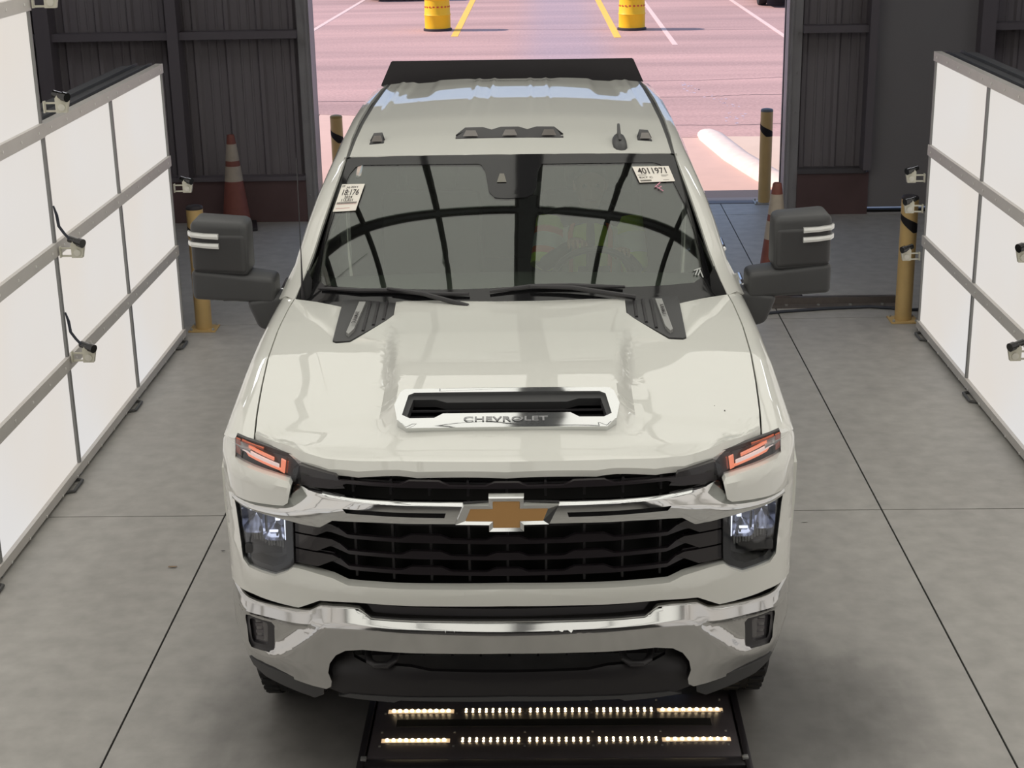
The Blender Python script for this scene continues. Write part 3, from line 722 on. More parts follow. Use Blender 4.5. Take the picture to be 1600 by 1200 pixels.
text_obj('scoop_lettering', [('CHEVROLET', -.165, .10, .034, 1.62)], lambda x, v: (x, .335 + .19 * v * 1.0 + .004, 1.352 + .078 * v + .0185), TEXTG, T) if False else None
def scl(x, v): return (x, .3435 + v, 1.352 + .41 * v + .0225)
text_obj('scoop_lettering', [('CHEVROLET', -.150, .004, .030, 1.75)], scl, TEXTG, T)
# hood chips
boxes('paint_chip', [((.775, .57, hz(.775, .57) + .0005), (.004, .010, .001)), ((.742, .60, hz(.742, .60) + .0005), (.003, .003, .001))], BLKSTR, T)
# --- cowl vents
for s in (-1, 1):
    vp = [(.70, 1.225), (.685, 1.210), (.632, 1.217), (.484, 1.507), (.489, 1.76), (.716, 1.76)]
    if s < 0: vp = mir(vp)
    cv = plate('cowl_vent', vp, lambda x, y, d: (x, y, hz(.6, min(y, 1.66)) + .004 - d), GRYPL, T, step=(.08, .08), thick=.03)
    zz = lambda y: hz(.6, min(y, 1.66))
    bm = bmesh.new()
    for k, (x0, y0) in enumerate(((.52, 1.47), (.555, 1.40), (.59, 1.33))):
        tube_into(bm, [(s * x0, y0, zz(y0) + .004), (s * (x0 + .005), 1.70, zz(1.66) + .006)], .007, 8)
    finish('vent_rib', bm, BLKPL, cv)
    bm = bmesh.new(); L = [(.640, 1.26), (.652, 1.28), (.640, 1.68), (.612, 1.68), (.625, 1.32)]
    a = [bm.verts.new((s * x, y, zz(y) + .018)) for x, y in L]; b = [bm.verts.new((s * x, y, zz(y) + .002)) for x, y in L]
    bm.faces.new(a); bm.faces.new(b[::-1])
    for i in range(5): bm.faces.new((a[i], a[(i + 1) % 5], b[(i + 1) % 5], b[i]))
    finish('vent_badge', bm, ALU, cv, smooth=False)
    text_obj('badge_lettering', [('DURAMAX' if s > 0 else 'DURAMAX', 0, 0, .024, 1.6)], lambda u, v, s=s: (s * .622 + (v + .002) * s, (1.62 - u * .95) if s > 0 else (1.36 + u * .95), zz(1.5) + .021), BLKSTR, cv)
# --- front fenders (skin from hood seam over the shoulder and down to the arch)
def fender(s):
    cols = [0, .25, .5, .72, .88, 1.0]; secs = []
    xe = 1.046
    prof = []  # (x as fn of seam x, dz)
    for c_, dz in zip(cols, (0, -.004, -.014, -.034, -.07, -.125)): prof.append((c_, dz))
    downs = [(1.052, -.21), (1.052, -.33), (1.045, -.50), (1.035, -.64)]
    NS = 26
    for i in range(NS + 1):
        q = i / NS; sec = []
        def yv(x, c_=0): 
            y0 = yf(min(x, 1.05)) + .048; return y0 + (1.99 - y0) * q
        for c_, dz in prof:
            y = None; x = .9
            for _ in range(6):
                sx = seamx(max(.43, (yv(x)))) + .007; x = sx + (xe - sx) * c_; y = yv(x)
            f0 = 1 - .10 * math.exp(-q * 12)
            z = seamz(max(y, .43)) + dz
            sec.append((s * x, y, z))
        for x, dz in downs:
            y = .63 + (1.99 - .63) * q
            z = seamz(y) + dz
            if dz < -.6:
                z = .56
            arch = .42 + math.sqrt(max(0, .53**2 - (y - 1.02)**2)) if abs(y - 1.02) < .53 else 0
            z = max(z, arch)
            sec.append((s * x, y, z))
        secs.append(sec)
    return loft('front_fender', secs, PAINT, T, thick=.012, ang=40)
for s in (-1, 1): fender(s)
# --- painted front fascia
def fg(x, z):
    ax = abs(x); o = 0.0
    if z < .90: o += .030 * ss(.84, .90, z) * (1 - ss(.70, .80, ax)) - .004
    if 1.10 < z < 1.225 and ax > .70: o -= .028 * ss(1.085, 1.11, z) * (1 - ss(1.195, 1.225, z)) * ss(.0, .03, 1.0 - ax)
    if z > 1.19 and ax > .94: o += .055 * ss(1.19, 1.27, z)
    return o
cover_half = [(0, .868), (.547, .860), (.60, .874), (.64, .878), (.745, .888), (.765, .872), (.815, .842), (.92, .838), (.945, .858), (.962, 1.04), (.972, 1.092), (.960, 1.100), (.76, 1.132), (.742, 1.146), (.728, 1.205), (.737, 1.216), (.955, 1.226), (.957, 1.285), (.985, 1.272), (1.005, 1.262), (1.025, 1.24), (1.042, 1.18), (1.048, 1.08), (1.050, .95), (1.050, .76), (1.045, .715), (1.02, .712), (.965, .728), (.91, .738), (.73, .746), (.65, .790), (.52, .803), (0, .812)]
fas = plate('front_fascia', full(cover_half), front(fg), PAINT, T, step=(.025, .025), thick=.05, ang=42)
# --- grille
gup = [(.0, 1.262), (.5, 1.254), (.62, 1.252), (.70, 1.27), (.725, 1.255), (.74, 1.17), (.745, 1.13), (0, 1.16)]
grl = empty('grille', (0, 0, 0), parent=T)
plate('grille_backing', full([(0, 1.27), (.7, 1.27), (.78, 1.22), (.79, .86), (.6, .85), (0, .85)]), front(.145), DARK, grl, step=(.08, .2), thick=.01)
def gbar(name, poly, off, th, m=GRILLE):
    return plate(name, poly, front(off), m, grl, step=(.06, .3), thick=th)
def slat(zb, h, x_end, z_end):
    """one slat with three raised humps, running end to end"""
    top = []; 
    P = [(-x_end, z_end + .012), (-.60, z_end + .012), (-.545, 0 + zb), (-.36, zb), (-.325, zb + .014), (-.225, zb + .014), (-.19, zb), (-.07, zb), (-.04, zb + .012), (.04, zb + .012), (.07, zb), (.19, zb), (.225, zb + .014), (.325, zb + .014), (.36, zb), (.545, zb), (.60, z_end + .012), (x_end, z_end + .012)]
    Q = [(x_end, z_end - .02), (.60, z_end - .02), (.54, zb - h), (.40, zb - h), (.37, zb - h), (.18, zb - h), (.0, zb - h), (-.18, zb - h), (-.37, zb - h), (-.40, zb - h), (-.54, zb - h), (-.60, z_end - .02), (-x_end, z_end - .02)]
    return plate('grille_slat', P + Q, lambda x, z, d: (x, yf(x) + .045 + d + .25 * (z - zb), z), GRILLE, grl, step=(.05, .5), thick=.016)
for zb, ze in ((1.031, 1.052), (.972, .998), (.914, .942)): slat(zb, .012, .735, ze)
slat(1.226, .008, .70, 1.215)
for x in (-.52, -.39, -.26, -.13, 0, .13, .26, .39, .52):
    for z0, z1 in ((.868, 1.10), (1.18, 1.232)):
        box('grille_divider', (x, yf(x) + .095, (z0 + z1) / 2), (.008, .05, z1 - z0), BLKPL, grl)
for z in (.885, .943, 1.002, 1.06, 1.215):
    plate('grille_crossbar', [(-.56, z - .003), (.56, z - .003), (.56, z + .003), (-.56, z + .003)], front(.10), BLKPL, grl, step=(.05, None), thick=.02)
for s in (-1, 1):
    q = [(.565, 1.05), (.60, 1.075), (.742, 1.075), (.745, .90), (.66, .885), (.60, .882)]
    for (za, zb_) in ((1.066, 1.016), (1.010, .958), (.952, .900)):
        pp = [(.60, za), (.735, za), (.742, zb_), (.655, zb_), (.60, zb_ + .03), (.575, za - .01)]
        pp = [(s * a, b) for a, b in pp]
        plate('grille_end_panel', pp, front(.035), PIANO, grl, step=(.05, .3), thick=.03)
    pp = [(s * a, b) for a, b in [(.575, 1.243), (.62, 1.25), (.70, 1.262), (.725, 1.245), (.74, 1.185), (.60, 1.19), (.545, 1.20)]]
    plate('grille_end_panel', pp, front(.045), PIANO, grl, step=(.05, .3), thick=.03)
# radiator label and strip seen through the grille
gm = mat('radiator_grey', (.035, .032, .035), .6, noise=.4, nscale=70)
plate('radiator_strip', [(-.50, 1.075), (.50, 1.075), (.50, 1.105), (-.50, 1.105)], front(.125), gm, grl, step=(.1, .5), thick=.01)
plate('radiator_tag', [(.41, 1.055), (.49, 1.055), (.49, 1.10), (.41, 1.10)], front(.118), mat('tag_grey', (.09, .07, .075), .5), grl, step=(.1, .5), thick=.005)
plate('radiator_tag', [(-.52, 1.055), (-.43, 1.055), (-.43, 1.10), (-.52, 1.10)], front(.118), mat('tag_grey2', (.05, .05, .052), .5), grl, step=(.1, .5), thick=.005)
# --- chrome cross bar with slots, running over the headlamps
def bzt(x): return hermite(x, [0, .62, .78, .972], [1.190, 1.188, 1.136, 1.102])
def bzb(x): return hermite(x, [0, .52, .66, .975], [1.120, 1.115, 1.079, 1.078])
def bq(x, z): return (z - (bzt(x) + bzb(x)) / 2) / ((bzt(x) - bzb(x)) / 2)
def bz(x, q): return (bzt(x) + bzb(x)) / 2 + q * (bzt(x) - bzb(x)) / 2
def cgq(x, q):
    ax = abs(x); out = ss(.42, .70, ax)
    ci = -.030 + .003 * q * q + .10 * max(0.0, q - .85) ** 1.3
    co = -.034 + .004 * q * q + .040 * max(0.0, q - .10)
    return ci * (1 - out) + co * out + .010 * ss(.90, .97, ax)
bar_half = [(0, 1.190), (.36, 1.188), (.52, 1.186), (.67, 1.188), (.705, 1.192), (.728, 1.190), (.735, 1.152), (.76, 1.137), (.955, 1.108), (.968, 1.098), (.972, 1.080), (.85, 1.083), (.735, 1.082), (.69, 1.078), (.63, 1.078), (.585, 1.109), (.42, 1.117), (.18, 1.121), (0, 1.122)]
sl = [(.20, 1.160), (.548, 1.157), (.535, 1.142), (.205, 1.143)]
qd = lambda L: [(p[0], bq(p[0], p[1])) for p in densify(L, .02)]
cb = plate('chrome_grille_bar', qd(full(bar_half)), lambda x, q, d: (x, yf(x) + cgq(x, q) + d, bz(x, q)), CHROME, T, holes=[qd(sl), qd(mir(sl))], step=(.02, .125), thick=.035, ang=50)
plate('bar_slot_backing', [(-.56, 1.138), (.56, 1.138), (.56, 1.164), (-.56, 1.164)], front(.005), BLKPL, cb, step=(.06, .5), thick=.01)
# --- bowtie emblem
em = [(-.170, 1.128), (-.142, 1.1955), (-.058, 1.1985), (-.058, 1.2235), (.058, 1.2235), (.058, 1.1985), (.174, 1.1955), (.142, 1.128), (.058, 1.128), (.058, 1.104), (-.058, 1.104), (-.058, 1.128)]
emi = [(-.134, 1.1395), (-.118, 1.1800), (-.043, 1.1810), (-.043, 1.207), (.043, 1.207), (.043, 1.1810), (.136, 1.1800), (.120, 1.1395), (.043, 1.1395), (.043, 1.1165), (-.043, 1.1165), (-.043, 1.1395)]
bm = bmesh.new(); cO = (.0, 1.164)
def epos(p, d, k=1.0): return (p[0] * k, .032 + d + yf(p[0]) - .07, 1.164 + (p[1] - 1.164) * k)
A = [bm.verts.new(epos(p, .0)) for p in em]; Bk = [bm.verts.new(epos(p, .03)) for p in em]; M_ = [bm.verts.new(epos(p, -.012, .985)) for p in em]; I = [bm.verts.new(epos(p, -.004)) for p in emi]
n = len(em)
for i in range(n):
    j = (i + 1) % n
    bm.faces.new((A[i], A[j], Bk[j], Bk[i])); bm.faces.new((A[i], A[j], M_[j], M_[i])); bm.faces.new((M_[i], M_[j], I[j], I[i]))
bm.faces.new(Bk)
eb = finish('badge', bm, CHROME, T, smooth=False)
extrude_poly('badge_centre', emi, lambda x, z, d: (x, .026 + yf(x) - .07 + d * .01, z), GOLD, eb)
# --- headlamps
def headlamp(s):
    r = empty('headlamp', (0, 0, 0), parent=T)
    op = [(s * a, b) for a, b in [(.735, 1.10), (.742, .90), (.765, .872), (.815, .842), (.92, .838), (.945, .858), (.962, 1.04), (.972, 1.10)]]
    plate('lamp_housing', op, front(.125), mat('lamp_black', (.02, .02, .022), .35), r, step=(.05, .06), thick=.01)
    # side walls of the bucket
    inner = [(s * a, b) for a, b in [(.765, 1.09), (.770, .905), (.79, .882), (.825, .862), (.905, .860), (.922, .875), (.940, 1.09)]]
    plate('lamp_bezel', op, lambda x, z, d: (x, yf(x) + .028 + d, z), GRYPL, r, holes=[inner], step=(.03, .04), thick=.09)
    # upper reflector bowls and flutes
    def bowl(cx, cz, rx, rz, dep, m, nm):
        bm = bmesh.new(); rings = []
        for k in range(7):
            q = k / 6; rings.append([bm.verts.new((cx + rx * q * max(-1, min(1, 1.25 * math.cos(a))), yf(cx) + .04 + dep * (1 - q * q), cz + rz * q * max(-1, min(1, 1.25 * math.sin(a))))) for a in [2 * PI * i / 24 for i in range(24)]])
        for i in range(6):
            for j in range(24): bm.faces.new((rings[i][j], rings[i][(j + 1) % 24], rings[i + 1][(j + 1) % 24], rings[i + 1][j])) if i else (bm.faces.new((rings[1][j], rings[1][(j + 1) % 24], rings[0][0])) if False else None)
        bm.faces.new(rings[1])
        return finish(nm, bm, m, r, ang=12)
    plate('reflector_back', [(s * a, b) for a, b in [(.760, 1.10), (.766, .965), (.945, .965), (.952, 1.10)]], front(.105), mat('refl_back', (.55, .57, .64), .35, metal=.4), r, step=(.04, .2), thick=.01)
    plate('reflector_back', [(s * a, b) for a, b in [(.768, .960), (.775, .885), (.815, .862), (.91, .860), (.935, .885), (.945, .960)]], front(.10), mat('refl_low', (.14, .14, .14), .4), r, step=(.04, .2), thick=.01)
    bowl(s * .812, 1.015, .040, .055, .07, REFL, 'reflector'); bowl(s * .893, 1.020, .042, .058, .07, REFL, 'reflector')
    bm = bmesh.new()
    for k in range(9):
        x = .775 + k * .019; bx(bm, (s * x, yf(x) + .052 + (k % 2) * .008, 1.072), (.012, .02, .030))
    for k in range(5): x = .842 + k * .004; bx(bm, (s * x, yf(x) + .05 + (k % 2) * .01, 1.01), (.003, .02, .11))
    finish('reflector_flute', bm, REFL, r, smooth=False)
    boxes('low_beam_glow', [((s * .800, yf(.80) + .055, 1.045), (.016, .010, .022)), ((s * .905, yf(.905) + .052, 1.055), (.008, .01, .03)), ((s * .885, yf(.885) + .052, 1.058), (.006, .01, .026)), ((s * .849, yf(.849) + .05, 1.03), (.006, .01, .075)), ((s * .82, yf(.82) + .06, .985), (.03, .01, .006)), ((s * .772, yf(.772) + .05, 1.02), (.004, .01, .10))], HEADL, r)
    # ribbed lower reflector
    bm = bmesh.new()
    for k in range(12):
        x = .785 + k * .0115; z = .948 + .004 * math.sin(k); bx(bm, (s * x, yf(x) + .062 + (k % 3) * .006, z), (.007, .02, .030 + .008 * (k % 3)))
    finish('lower_reflector', bm, mat('lower_refl', (.42, .42, .40), .25, metal=.8), r, smooth=False)
    box('lower_step', (s * .855, yf(.855) + .075, .905), (.15, .03, .035), GRYPL, r, bev=.006)
    plate('lens', op, lambda x, z, d: (x, yf(x) + .014 + .022 * ss(1.0, .84, z) * 0 + d, z), LENS, r, step=(.03, .03), thick=.004)
for s in (-1, 1): headlamp(s)
# --- amber marker / turn lamps above
def marker(s):
    r = empty('marker_lamp', (0, 0, 0), parent=T)
    ol = [(s * a, b) for a, b in [(.957, 1.287), (.875, 1.292), (.735, 1.282), (.700, 1.275), (.718, 1.206), (.735, 1.204), (.957, 1.222)]]
    def ms(o): return lambda x, z, d: (x, yf(x) + .03 + o + .3 * (z - 1.22) + d, z)
    plate('lamp_housing', ol, ms(.035), mat('marker_dark', (.07, .065, .065), .4), r, step=(.04, .03), thick=.02)
    def strip(L, o, m, nm, th=.012): plate(nm, [(s * a, b) for a, b in L], ms(o), m, r, step=(.03, .05), thick=th)
    strip([(.925, 1.268), (.78, 1.247), (.78, 1.238), (.925, 1.258)], .008, LEDW, 'led_bar')
    strip([(.90, 1.279), (.80, 1.262), (.80, 1.254), (.90, 1.271)], .016, AMBER, 'amber_reflector')
    strip([(.91, 1.252), (.775, 1.232), (.775, 1.226), (.90, 1.243)], .016, AMBER, 'amber_reflector')
    strip([(.955, 1.284), (.935, 1.285), (.935, 1.235), (.955, 1.237)], .012, AMBRED, 'amber_reflector')
    strip([(.772, 1.266), (.755, 1.262), (.760, 1.222), (.775, 1.226)], .012, AMBER, 'amber_reflector')
    strip([(.750, 1.262), (.744, 1.262), (.748, 1.226), (.754, 1.226)], .012, AMBRED, 'amber_reflector')
    strip([(.93, 1.287), (.84, 1.286), (.84, 1.28), (.93, 1.281)], .016, AMBRED, 'amber_reflector')
    plate('lens', ol, ms(.0), LENS, r, step=(.04, .03), thick=.004)
for s in (-1, 1): marker(s)
# --- chrome bumper
def zcr(x): return ip(abs(x), [0, .46, .50, .60, .66, .80, 1.0, 1.06], [.738, .742, .745, .738, .705, .697, .655, .64])
def bg(x, z):
    ax = abs(x); zc = zcr(x); w = ss(.93, 1.02, ax)
    base = -.07 + .055 * w
    if z > zc: o = 1.0 * (z - zc)
    else: o = .16 * (zc - z)
    # diagonal facet: outboard face sits back behind the inner face
    nx, nz = .70, .714; d = (ax - .655) * nx + (z - .715) * nz
    rec = .034 * ss(-.012, .030, d) * (1 - ss(.93, 1.03, ax)) * ss(.50, .60, z)
    if z < zc + .01: o += rec * (1 if z < zc - .005 else ss(zc + .01, zc - .005, z))
    o += .03 * ss(.56, .45, z) * ss(.6, .9, ax)
    return base + o
bump_half = [(0, .768), (.465, .765), (.480, .774), (.508, .787), (.56, .786), (.648, .775), (.685, .752), (.725, .743), (.85, .729), (.963, .711), (1.02, .694), (1.055, .682), (1.058, .60), (1.035, .55), (.99, .50), (.945, .458), (.88, .462), (.765, .464), (.640, .462), (.622, .476), (.618, .50), (.628, .535), (.620, .575), (.595, .615), (.560, .640), (.50, .653), (0, .662)]
fogh = [(.824, .662), (.835, .673), (.925, .661), (.945, .650), (.948, .635), (.940, .548), (.928, .533), (.850, .548), (.832, .562)]
def densify(L, st=.03):
    out = []
    for i in range(len(L)):
        a, b = L[i], L[(i + 1) % len(L)]; n_ = max(1, int(math.hypot(b[0] - a[0], b[1] - a[1]) / st))
        out += [(a[0] + (b[0] - a[0]) * k / n_, a[1] + (b[1] - a[1]) * k / n_) for k in range(n_)]
    return out
def zcs(x): return hermite(x, [0, .46, .60, .70, .85, 1.0, 1.06], [.738, .741, .732, .705, .690, .655, .640])
zcr = zcs
wr = lambda L: [(p[0], p[1] - zcs(p[0])) for p in densify(L)]
bmp = plate('front_bumper', wr(full(bump_half)), lambda x, w, d: (x, yf(x) + bg(x, w + zcs(x)) + d, w + zcs(x)), CHROMEB, T, holes=[wr(fogh), wr(mir(fogh))], step=(.015, .012), thick=.03, ang=60)
plate('bumper_gap', full([(0, .835), (.5, .83), (.66, .80), (.74, .76), (.95, .74), (1.03, .72), (1.03, .66), (.9, .66), (.6, .68), (0, .70)]), front(.075), BLKPL, T, step=(.06, .3), thick=.02)
plate('bumper_gap_step', [(-.48, .800), (.48, .800), (.46, .772), (-.46, .772)], lambda x, z, d: (x, yf(x) + .0 + d, z), BLKPL, T, step=(.06, .5), thick=.05)
def fog(s):
    r = empty('fog_lamp', (0, 0, 0), parent=T)
    ol = [(s * a, b) for a, b in fogh]; c_ = (.887, .603)
    inn = [(s * (c_[0] + (a - c_[0]) * .62 + .006), c_[1] + (b - c_[1]) * .74) for a, b in fogh]
    g_ = lambda off: (lambda x, z, d: (x, yf(x) + bg(x, .6) + off + d, z))
    plate('lamp_bezel', ol, g_(.004), BLKPL, r, holes=[inn], step=(.03, .04), thick=.05)
    plate('lamp_lens', inn, g_(.022), mat('fog_grey', (.08, .075, .08), .12, coat=1), r, step=(.03, .04), thick=.01)
    boxes('lamp_element', [((s * (c_[0] + .0), yf(.887) + bg(.887, .6) + .018, z), (.035, .006, .012)) for z in (.63, .603, .578)], mat('fog_el', (.2, .19, .2), .3, metal=.5), r)
for s in (-1, 1): fog(s)
# lower air dam with tow hooks
lowp = full([(0, .69), (.5, .68), (.60, .64), (.66, .55), (.65, .455), (.58, .440), (.30, .452), (0, .462)])
lowi = full([(0, .645), (.52, .640), (.55, .610), (.54, .575), (.50, .562), (.34, .562), (.27, .552), (0, .552)]) 
def lg(x, z, d): return (x, yf(x) + .0 + .05 * ss(.52, .62, z) + d, z)
plate('air_dam', lowp, lg, mat('dam_black', (.015, .013, .015), .38), T, holes=[lowi], step=(.04, .025), thick=.02)
plate('air_dam_backing', lowi, front(.16), DARK, T, step=(.08, .1), thick=.01)
boxes('air_dam_bar', [((0, yf(0) + .135, z), (.60, .012, .010)) for z in (.615, .585)] + [((x, yf(x) + .13, .60), (.008, .02, .09)) for x in (-.30, -.2, -.1, 0, .1, .2, .3)], BLKPL, T)
for s in (-1, 1):
    tube('tow_hook', [(s * .490, .22, .592), (s * .490, .15, .590), (s * .482, .115, .582), (s * .46, .098, .575), (s * .42, .098, .575), (s * .398, .115, .584), (s * .392, .15, .594), (s * .392, .22, .596)], .013, BLKPL, T, 12)
    box('hook_mount', (s * .44, .20, .60), (.16, .03, .07), BLKPL, T, bev=.008)
    vl = [(s * a, b) for a, b in [(.945, .475), (.93, .448), (.88, .425), (.69, .400), (.655, .425), (.65, .475)]]
    plate('bumper_valance', vl, lambda x, z, d: (x, yf(x) - .02 + (.475 - z) * .3 + d, z), GRYPL, T, step=(.05, .05), thick=.01)
plate('air_dam_lip', full([(0, .468), (.3, .458), (.56, .446), (.60, .430), (.4, .432), (.38, .442), (0, .45)]), front(-.005), GRYPL, T, step=(.06, .1), thick=.10)

# --- cab: windshield
def WSf(u, v, d=0.0):
    au = abs(u)
    B = Vector((.885 * u, 1.60 + .28 * au**2.2, 1.385 + .03 * u * u)); Tp = Vector((.735 * u, 2.245 + .10 * u * u, 1.960 - .022 * u * u))
    P = B.lerp(Tp, v); bl = .03 * math.sin(PI * max(0, min(1, v))) * (1 - .5 * u * u) - d
    return tuple(P + Vector((0, -.6, .8)) * bl)
ws = plate('windshield', [(-1, -.04), (1, -.04), (1, 1), (-1, 1)], WSf, WIND, T, step=(.05, .06), thick=.005)
inner = [(-.985, .34), (-.98, .20), (-.958, .107), (-.93, .088), (-.5, .135), (0, .165), (.5, .135), (.912, .085), (.95, .104), (.98, .199), (.985, .381), (.975, .62), (.94, .84), (.90, .915), (.86, .93), (.19, .929), (.165, .88), (.149, .76), (.13, .72), (.09, .70), (-.025, .693), (-.085, .70), (-.12, .74), (-.145, .88), (-.17, .925), (-.19, .934), (-.90, .936), (-.935, .92), (-.96, .86), (-.98, .66)]
plate('windshield_frit', [(-1.002, -.05), (1.002, -.05), (1.002, 1.0), (-1.002, 1.0)], lambda u, v, d: WSf(u, v, -.0025 + d), FRIT, ws, holes=[inner], step=(.05, .06), thick=.002)
plate('sensor_window', [(-.075, .80), (-.02, .80), (-.035, .86), (-.06, .86)], lambda u, v, d: WSf(u, v, -.0065 + d), mat('sensor_grey', (.22, .21, .18), .4), ws, step=None, thick=.001)
# stickers on the glass (lying on the outer skin)
def onglass(c00, c10, c01, c11):
    def f(a, b, h=.0055):
        u = (c00[0] * (1 - a) + c10[0] * a) * (1 - b) + (c01[0] * (1 - a) + c11[0] * a) * b
        v = (c00[1] * (1 - a) + c10[1] * a) * (1 - b) + (c01[1] * (1 - a) + c11[1] * a) * b
        return WSf(u, v, -h)
    return f
f1 = onglass((-.992, .577), (-.861, .597), (-.984, .784), (-.848, .790))
st = plate('windshield_sticker', [(0, 0), (1, 0), (1, 1), (0, 1)], lambda a, b, d: f1(a, b, .0055 - d), PAPER, T, step=(.25, .25), thick=.0008)
text_obj('sticker_print', [('18:176', .10, .585, .30, .95), ('July 2024 4', .26, .85, .10, 1.1), ('DF', .04, .89, .10, 1.1), ('2024', .30, .465, .13, 1.35), ('115,821', .18, .355, .13, 1.35)], lambda a, b: f1(a, b, .0068), INK, st)
def bars(name, f, rects, m, par):
    bm = bmesh.new()
    for a0, b0, a1, b1 in rects: bm.faces.new([bm.verts.new(f(a, b, .0068)) for a, b in ((a0, b0), (a1, b0), (a1, b1), (a0, b1))])
    return finish(name, bm, m, par, smooth=False)
bars('sticker_print', f1, [(.06 + k * .019, .27, .06 + k * .019 + (.012 if k % 3 else .007), .33) for k in range(46)], INK, st)
bars('sticker_print', f1, [(.06, .245, .93, .255), (.10, .10, .7, .112)], REDINK, st)
f2 = onglass((.749, .779), (.960, .780), (.727, .898), (.949, .898))
st = plate('windshield_sticker', [(0, 0), (1, 0), (1, 1), (0, 1)], lambda a, b, d: f2(a, b, .0055 - d), PAPER, T, step=(.25, .25), thick=.0008)
text_obj('sticker_print', [('4011971', .10, .53, .50, .56), ('EXT C', .05, .24, .15, .9), ('AUCTION'[:0] + 'LOT NO', .04, .42, .08, 1.4)], lambda a, b: f2(a, b, .0068), INK, st) if False else text_obj('sticker_print', [('4011971', .09, .53, .52, .455), ('EXT C', .05, .24, .15, .9)], lambda a, b: f2(a, b, .0068), INK, st)
bars('sticker_print', f2, [(.04 + k * .013, .05, .04 + k * .013 + (.008 if k % 3 else .005), .15) for k in range(24)] + [(.04, .44, .28, .46), (.68, .40, .88, .42), (.68, .33, .82, .345), (.68, .10, .85, .115)], INK, st)
f3 = lambda a, b, h=.006: WSf(.84 + a, .74 + b * 1.0, -h)
bars('marker_scrawl', lambda a, b, h: WSf(a, b, -.006), [(.848, .752, .858, .756)], PINKINK, T)
bm = bmesh.new()
for pts in ([(.832, .742), (.868, .772)], [(.840, .745), (.874, .710)], [(.852, .733), (.870, .745)]): tube_into(bm, [WSf(a, b, -.006) for a, b in pts], .0025, 6)
finish('marker_scrawl', bm, PINKINK, T)
bm = bmesh.new()
for pts in ([(.925, .125), (.945, .155)], [(.938, .118), (.958, .150)], [(.925, .155), (.962, .162)], [(.955, .16), (.962, .10)]): tube_into(bm, [WSf(a, b, -.006) for a, b in pts], .003, 6)
finish('glass_mark', bm, mat('mark_white', (.6, .62, .6), .6), T)
# wipers
def wiper(P, blade, w=.011):
    bm = bmesh.new(); tube_into(bm, [WSf(a, b, -.022) for a, b in blade], [w * .6] + [w] * (len(blade) - 2) + [w * .6], 8)
    o = finish('wiper', bm, BLKPL, T)
    bm = bmesh.new(); tube_into(bm, [WSf(a, b, -.04) for a, b in P], [.012, .010, .007], 8); finish('wiper_arm', bm, BLKPL, o); return o
wiper([(-.20, .03), (-.42, .085), (-.60, .095)], [(-.95, .045), (-.75, .075), (-.55, .105), (-.40, .10), (-.2, .11)])
wiper([(.60, .03), (.30, .12), (.10, .135)], [(-.10, .125), (.1, .150), (.3, .145), (.45, .125), (.56, .112)])
# black cowl tray under the glass base and beside the hood corners
plate('cowl_panel', full([(0, 1.55), (.5, 1.55), (.9, 1.62), (.955, 1.80), (.945, 2.06), (0, 2.02)]), lambda x, y, d: (x, y, 1.388 + .012 * ss(.6, .9, abs(x)) - d), BLKPL, T, step=(.1, .1), thick=.02)
for s in (-1, 1):
    pts = [(.872, 1.87, 1.402), (.938, 1.850, 1.404), (.925, 1.860, 1.438), (.908, 1.870, 1.468), (.884, 1.90, 1.526), (.866, 1.905, 1.48)]
    bm = bmesh.new(); vs = [bm.verts.new((s * x, y, z)) for x, y, z in pts]; c_ = bm.verts.new((s * .895, 1.868, 1.450))
    for i in range(6): bm.faces.new((vs[i], vs[(i + 1) % 6], c_))
    bmesh.ops.solidify(bm, geom=bm.faces[:], thickness=.004); finish('cowl_corner', bm, GRYPL, T, ang=60)
# --- a-pillars flowing into roof rails
def rail(s):
    I = [(.941, 1.848, 1.408), (.912, 1.868, 1.468), (.887, 1.895, 1.530), (.862, 1.965, 1.595), (.835, 2.06, 1.685), (.80, 2.165, 1.79), (.765, 2.27, 1.885), (.744, 2.34, 1.943), (.745, 2.6, 1.985), (.748, 3.0, 2.008), (.750, 3.6, 2.014), (.750, 4.2, 1.998), (.748, 4.62, 1.972)]
    O_ = [(1.002, 1.93, 1.398), (.972, 1.97, 1.470), (.938, 1.985, 1.545), (.922, 2.03, 1.60), (.900, 2.14, 1.685), (.868, 2.28, 1.785), (.835, 2.42, 1.865), (.815, 2.58, 1.915), (.812, 2.85, 1.945), (.812, 3.2, 1.958), (.812, 3.7, 1.962), (.810, 4.2, 1.950), (.805, 4.62, 1.928)]
    D = [(1.035, 1.985, 1.365), (1.00, 2.02, 1.43), (.955, 2.02, 1.50), (.938, 2.07, 1.56), (.915, 2.18, 1.64), (.885, 2.33, 1.73), (.858, 2.48, 1.80), (.842, 2.62, 1.845), (.84, 2.87, 1.87), (.84, 3.2, 1.88), (.84, 3.7, 1.88), (.84, 4.2, 1.87), (.835, 4.62, 1.85)]
    secs = []
    for i, o, d in zip(I[2:], O_[2:], D[2:]):
        i, o, d = Vector(i), Vector(o), Vector(d); k_ = Vector((-.028, 0, -.030)); secs.append([(s * p.x, p.y, p.z) for p in (i + Vector((.004, 0, -.032)), o + k_, d + Vector((-.02, 0, 0)))])
    loft('pillar_trim', secs, INTER, T, thick=.006, ang=50)
    secs = []
    for i, o, d in zip(I, O_, D):
        i, o, d = Vector(i), Vector(o), Vector(d); m1 = i.lerp(o, .5) + Vector((.012, 0, .010)); m2 = o.lerp(d, .5) + Vector((.006, 0, .004))
        secs.append([(s * p.x, p.y, p.z) for p in (i - Vector((0, 0, .02)), i, m1, o, m2, d)])
    loft('roof_rail', secs, PAINT, T, thick=.01, ang=50)
for s in (-1, 1): rail(s)
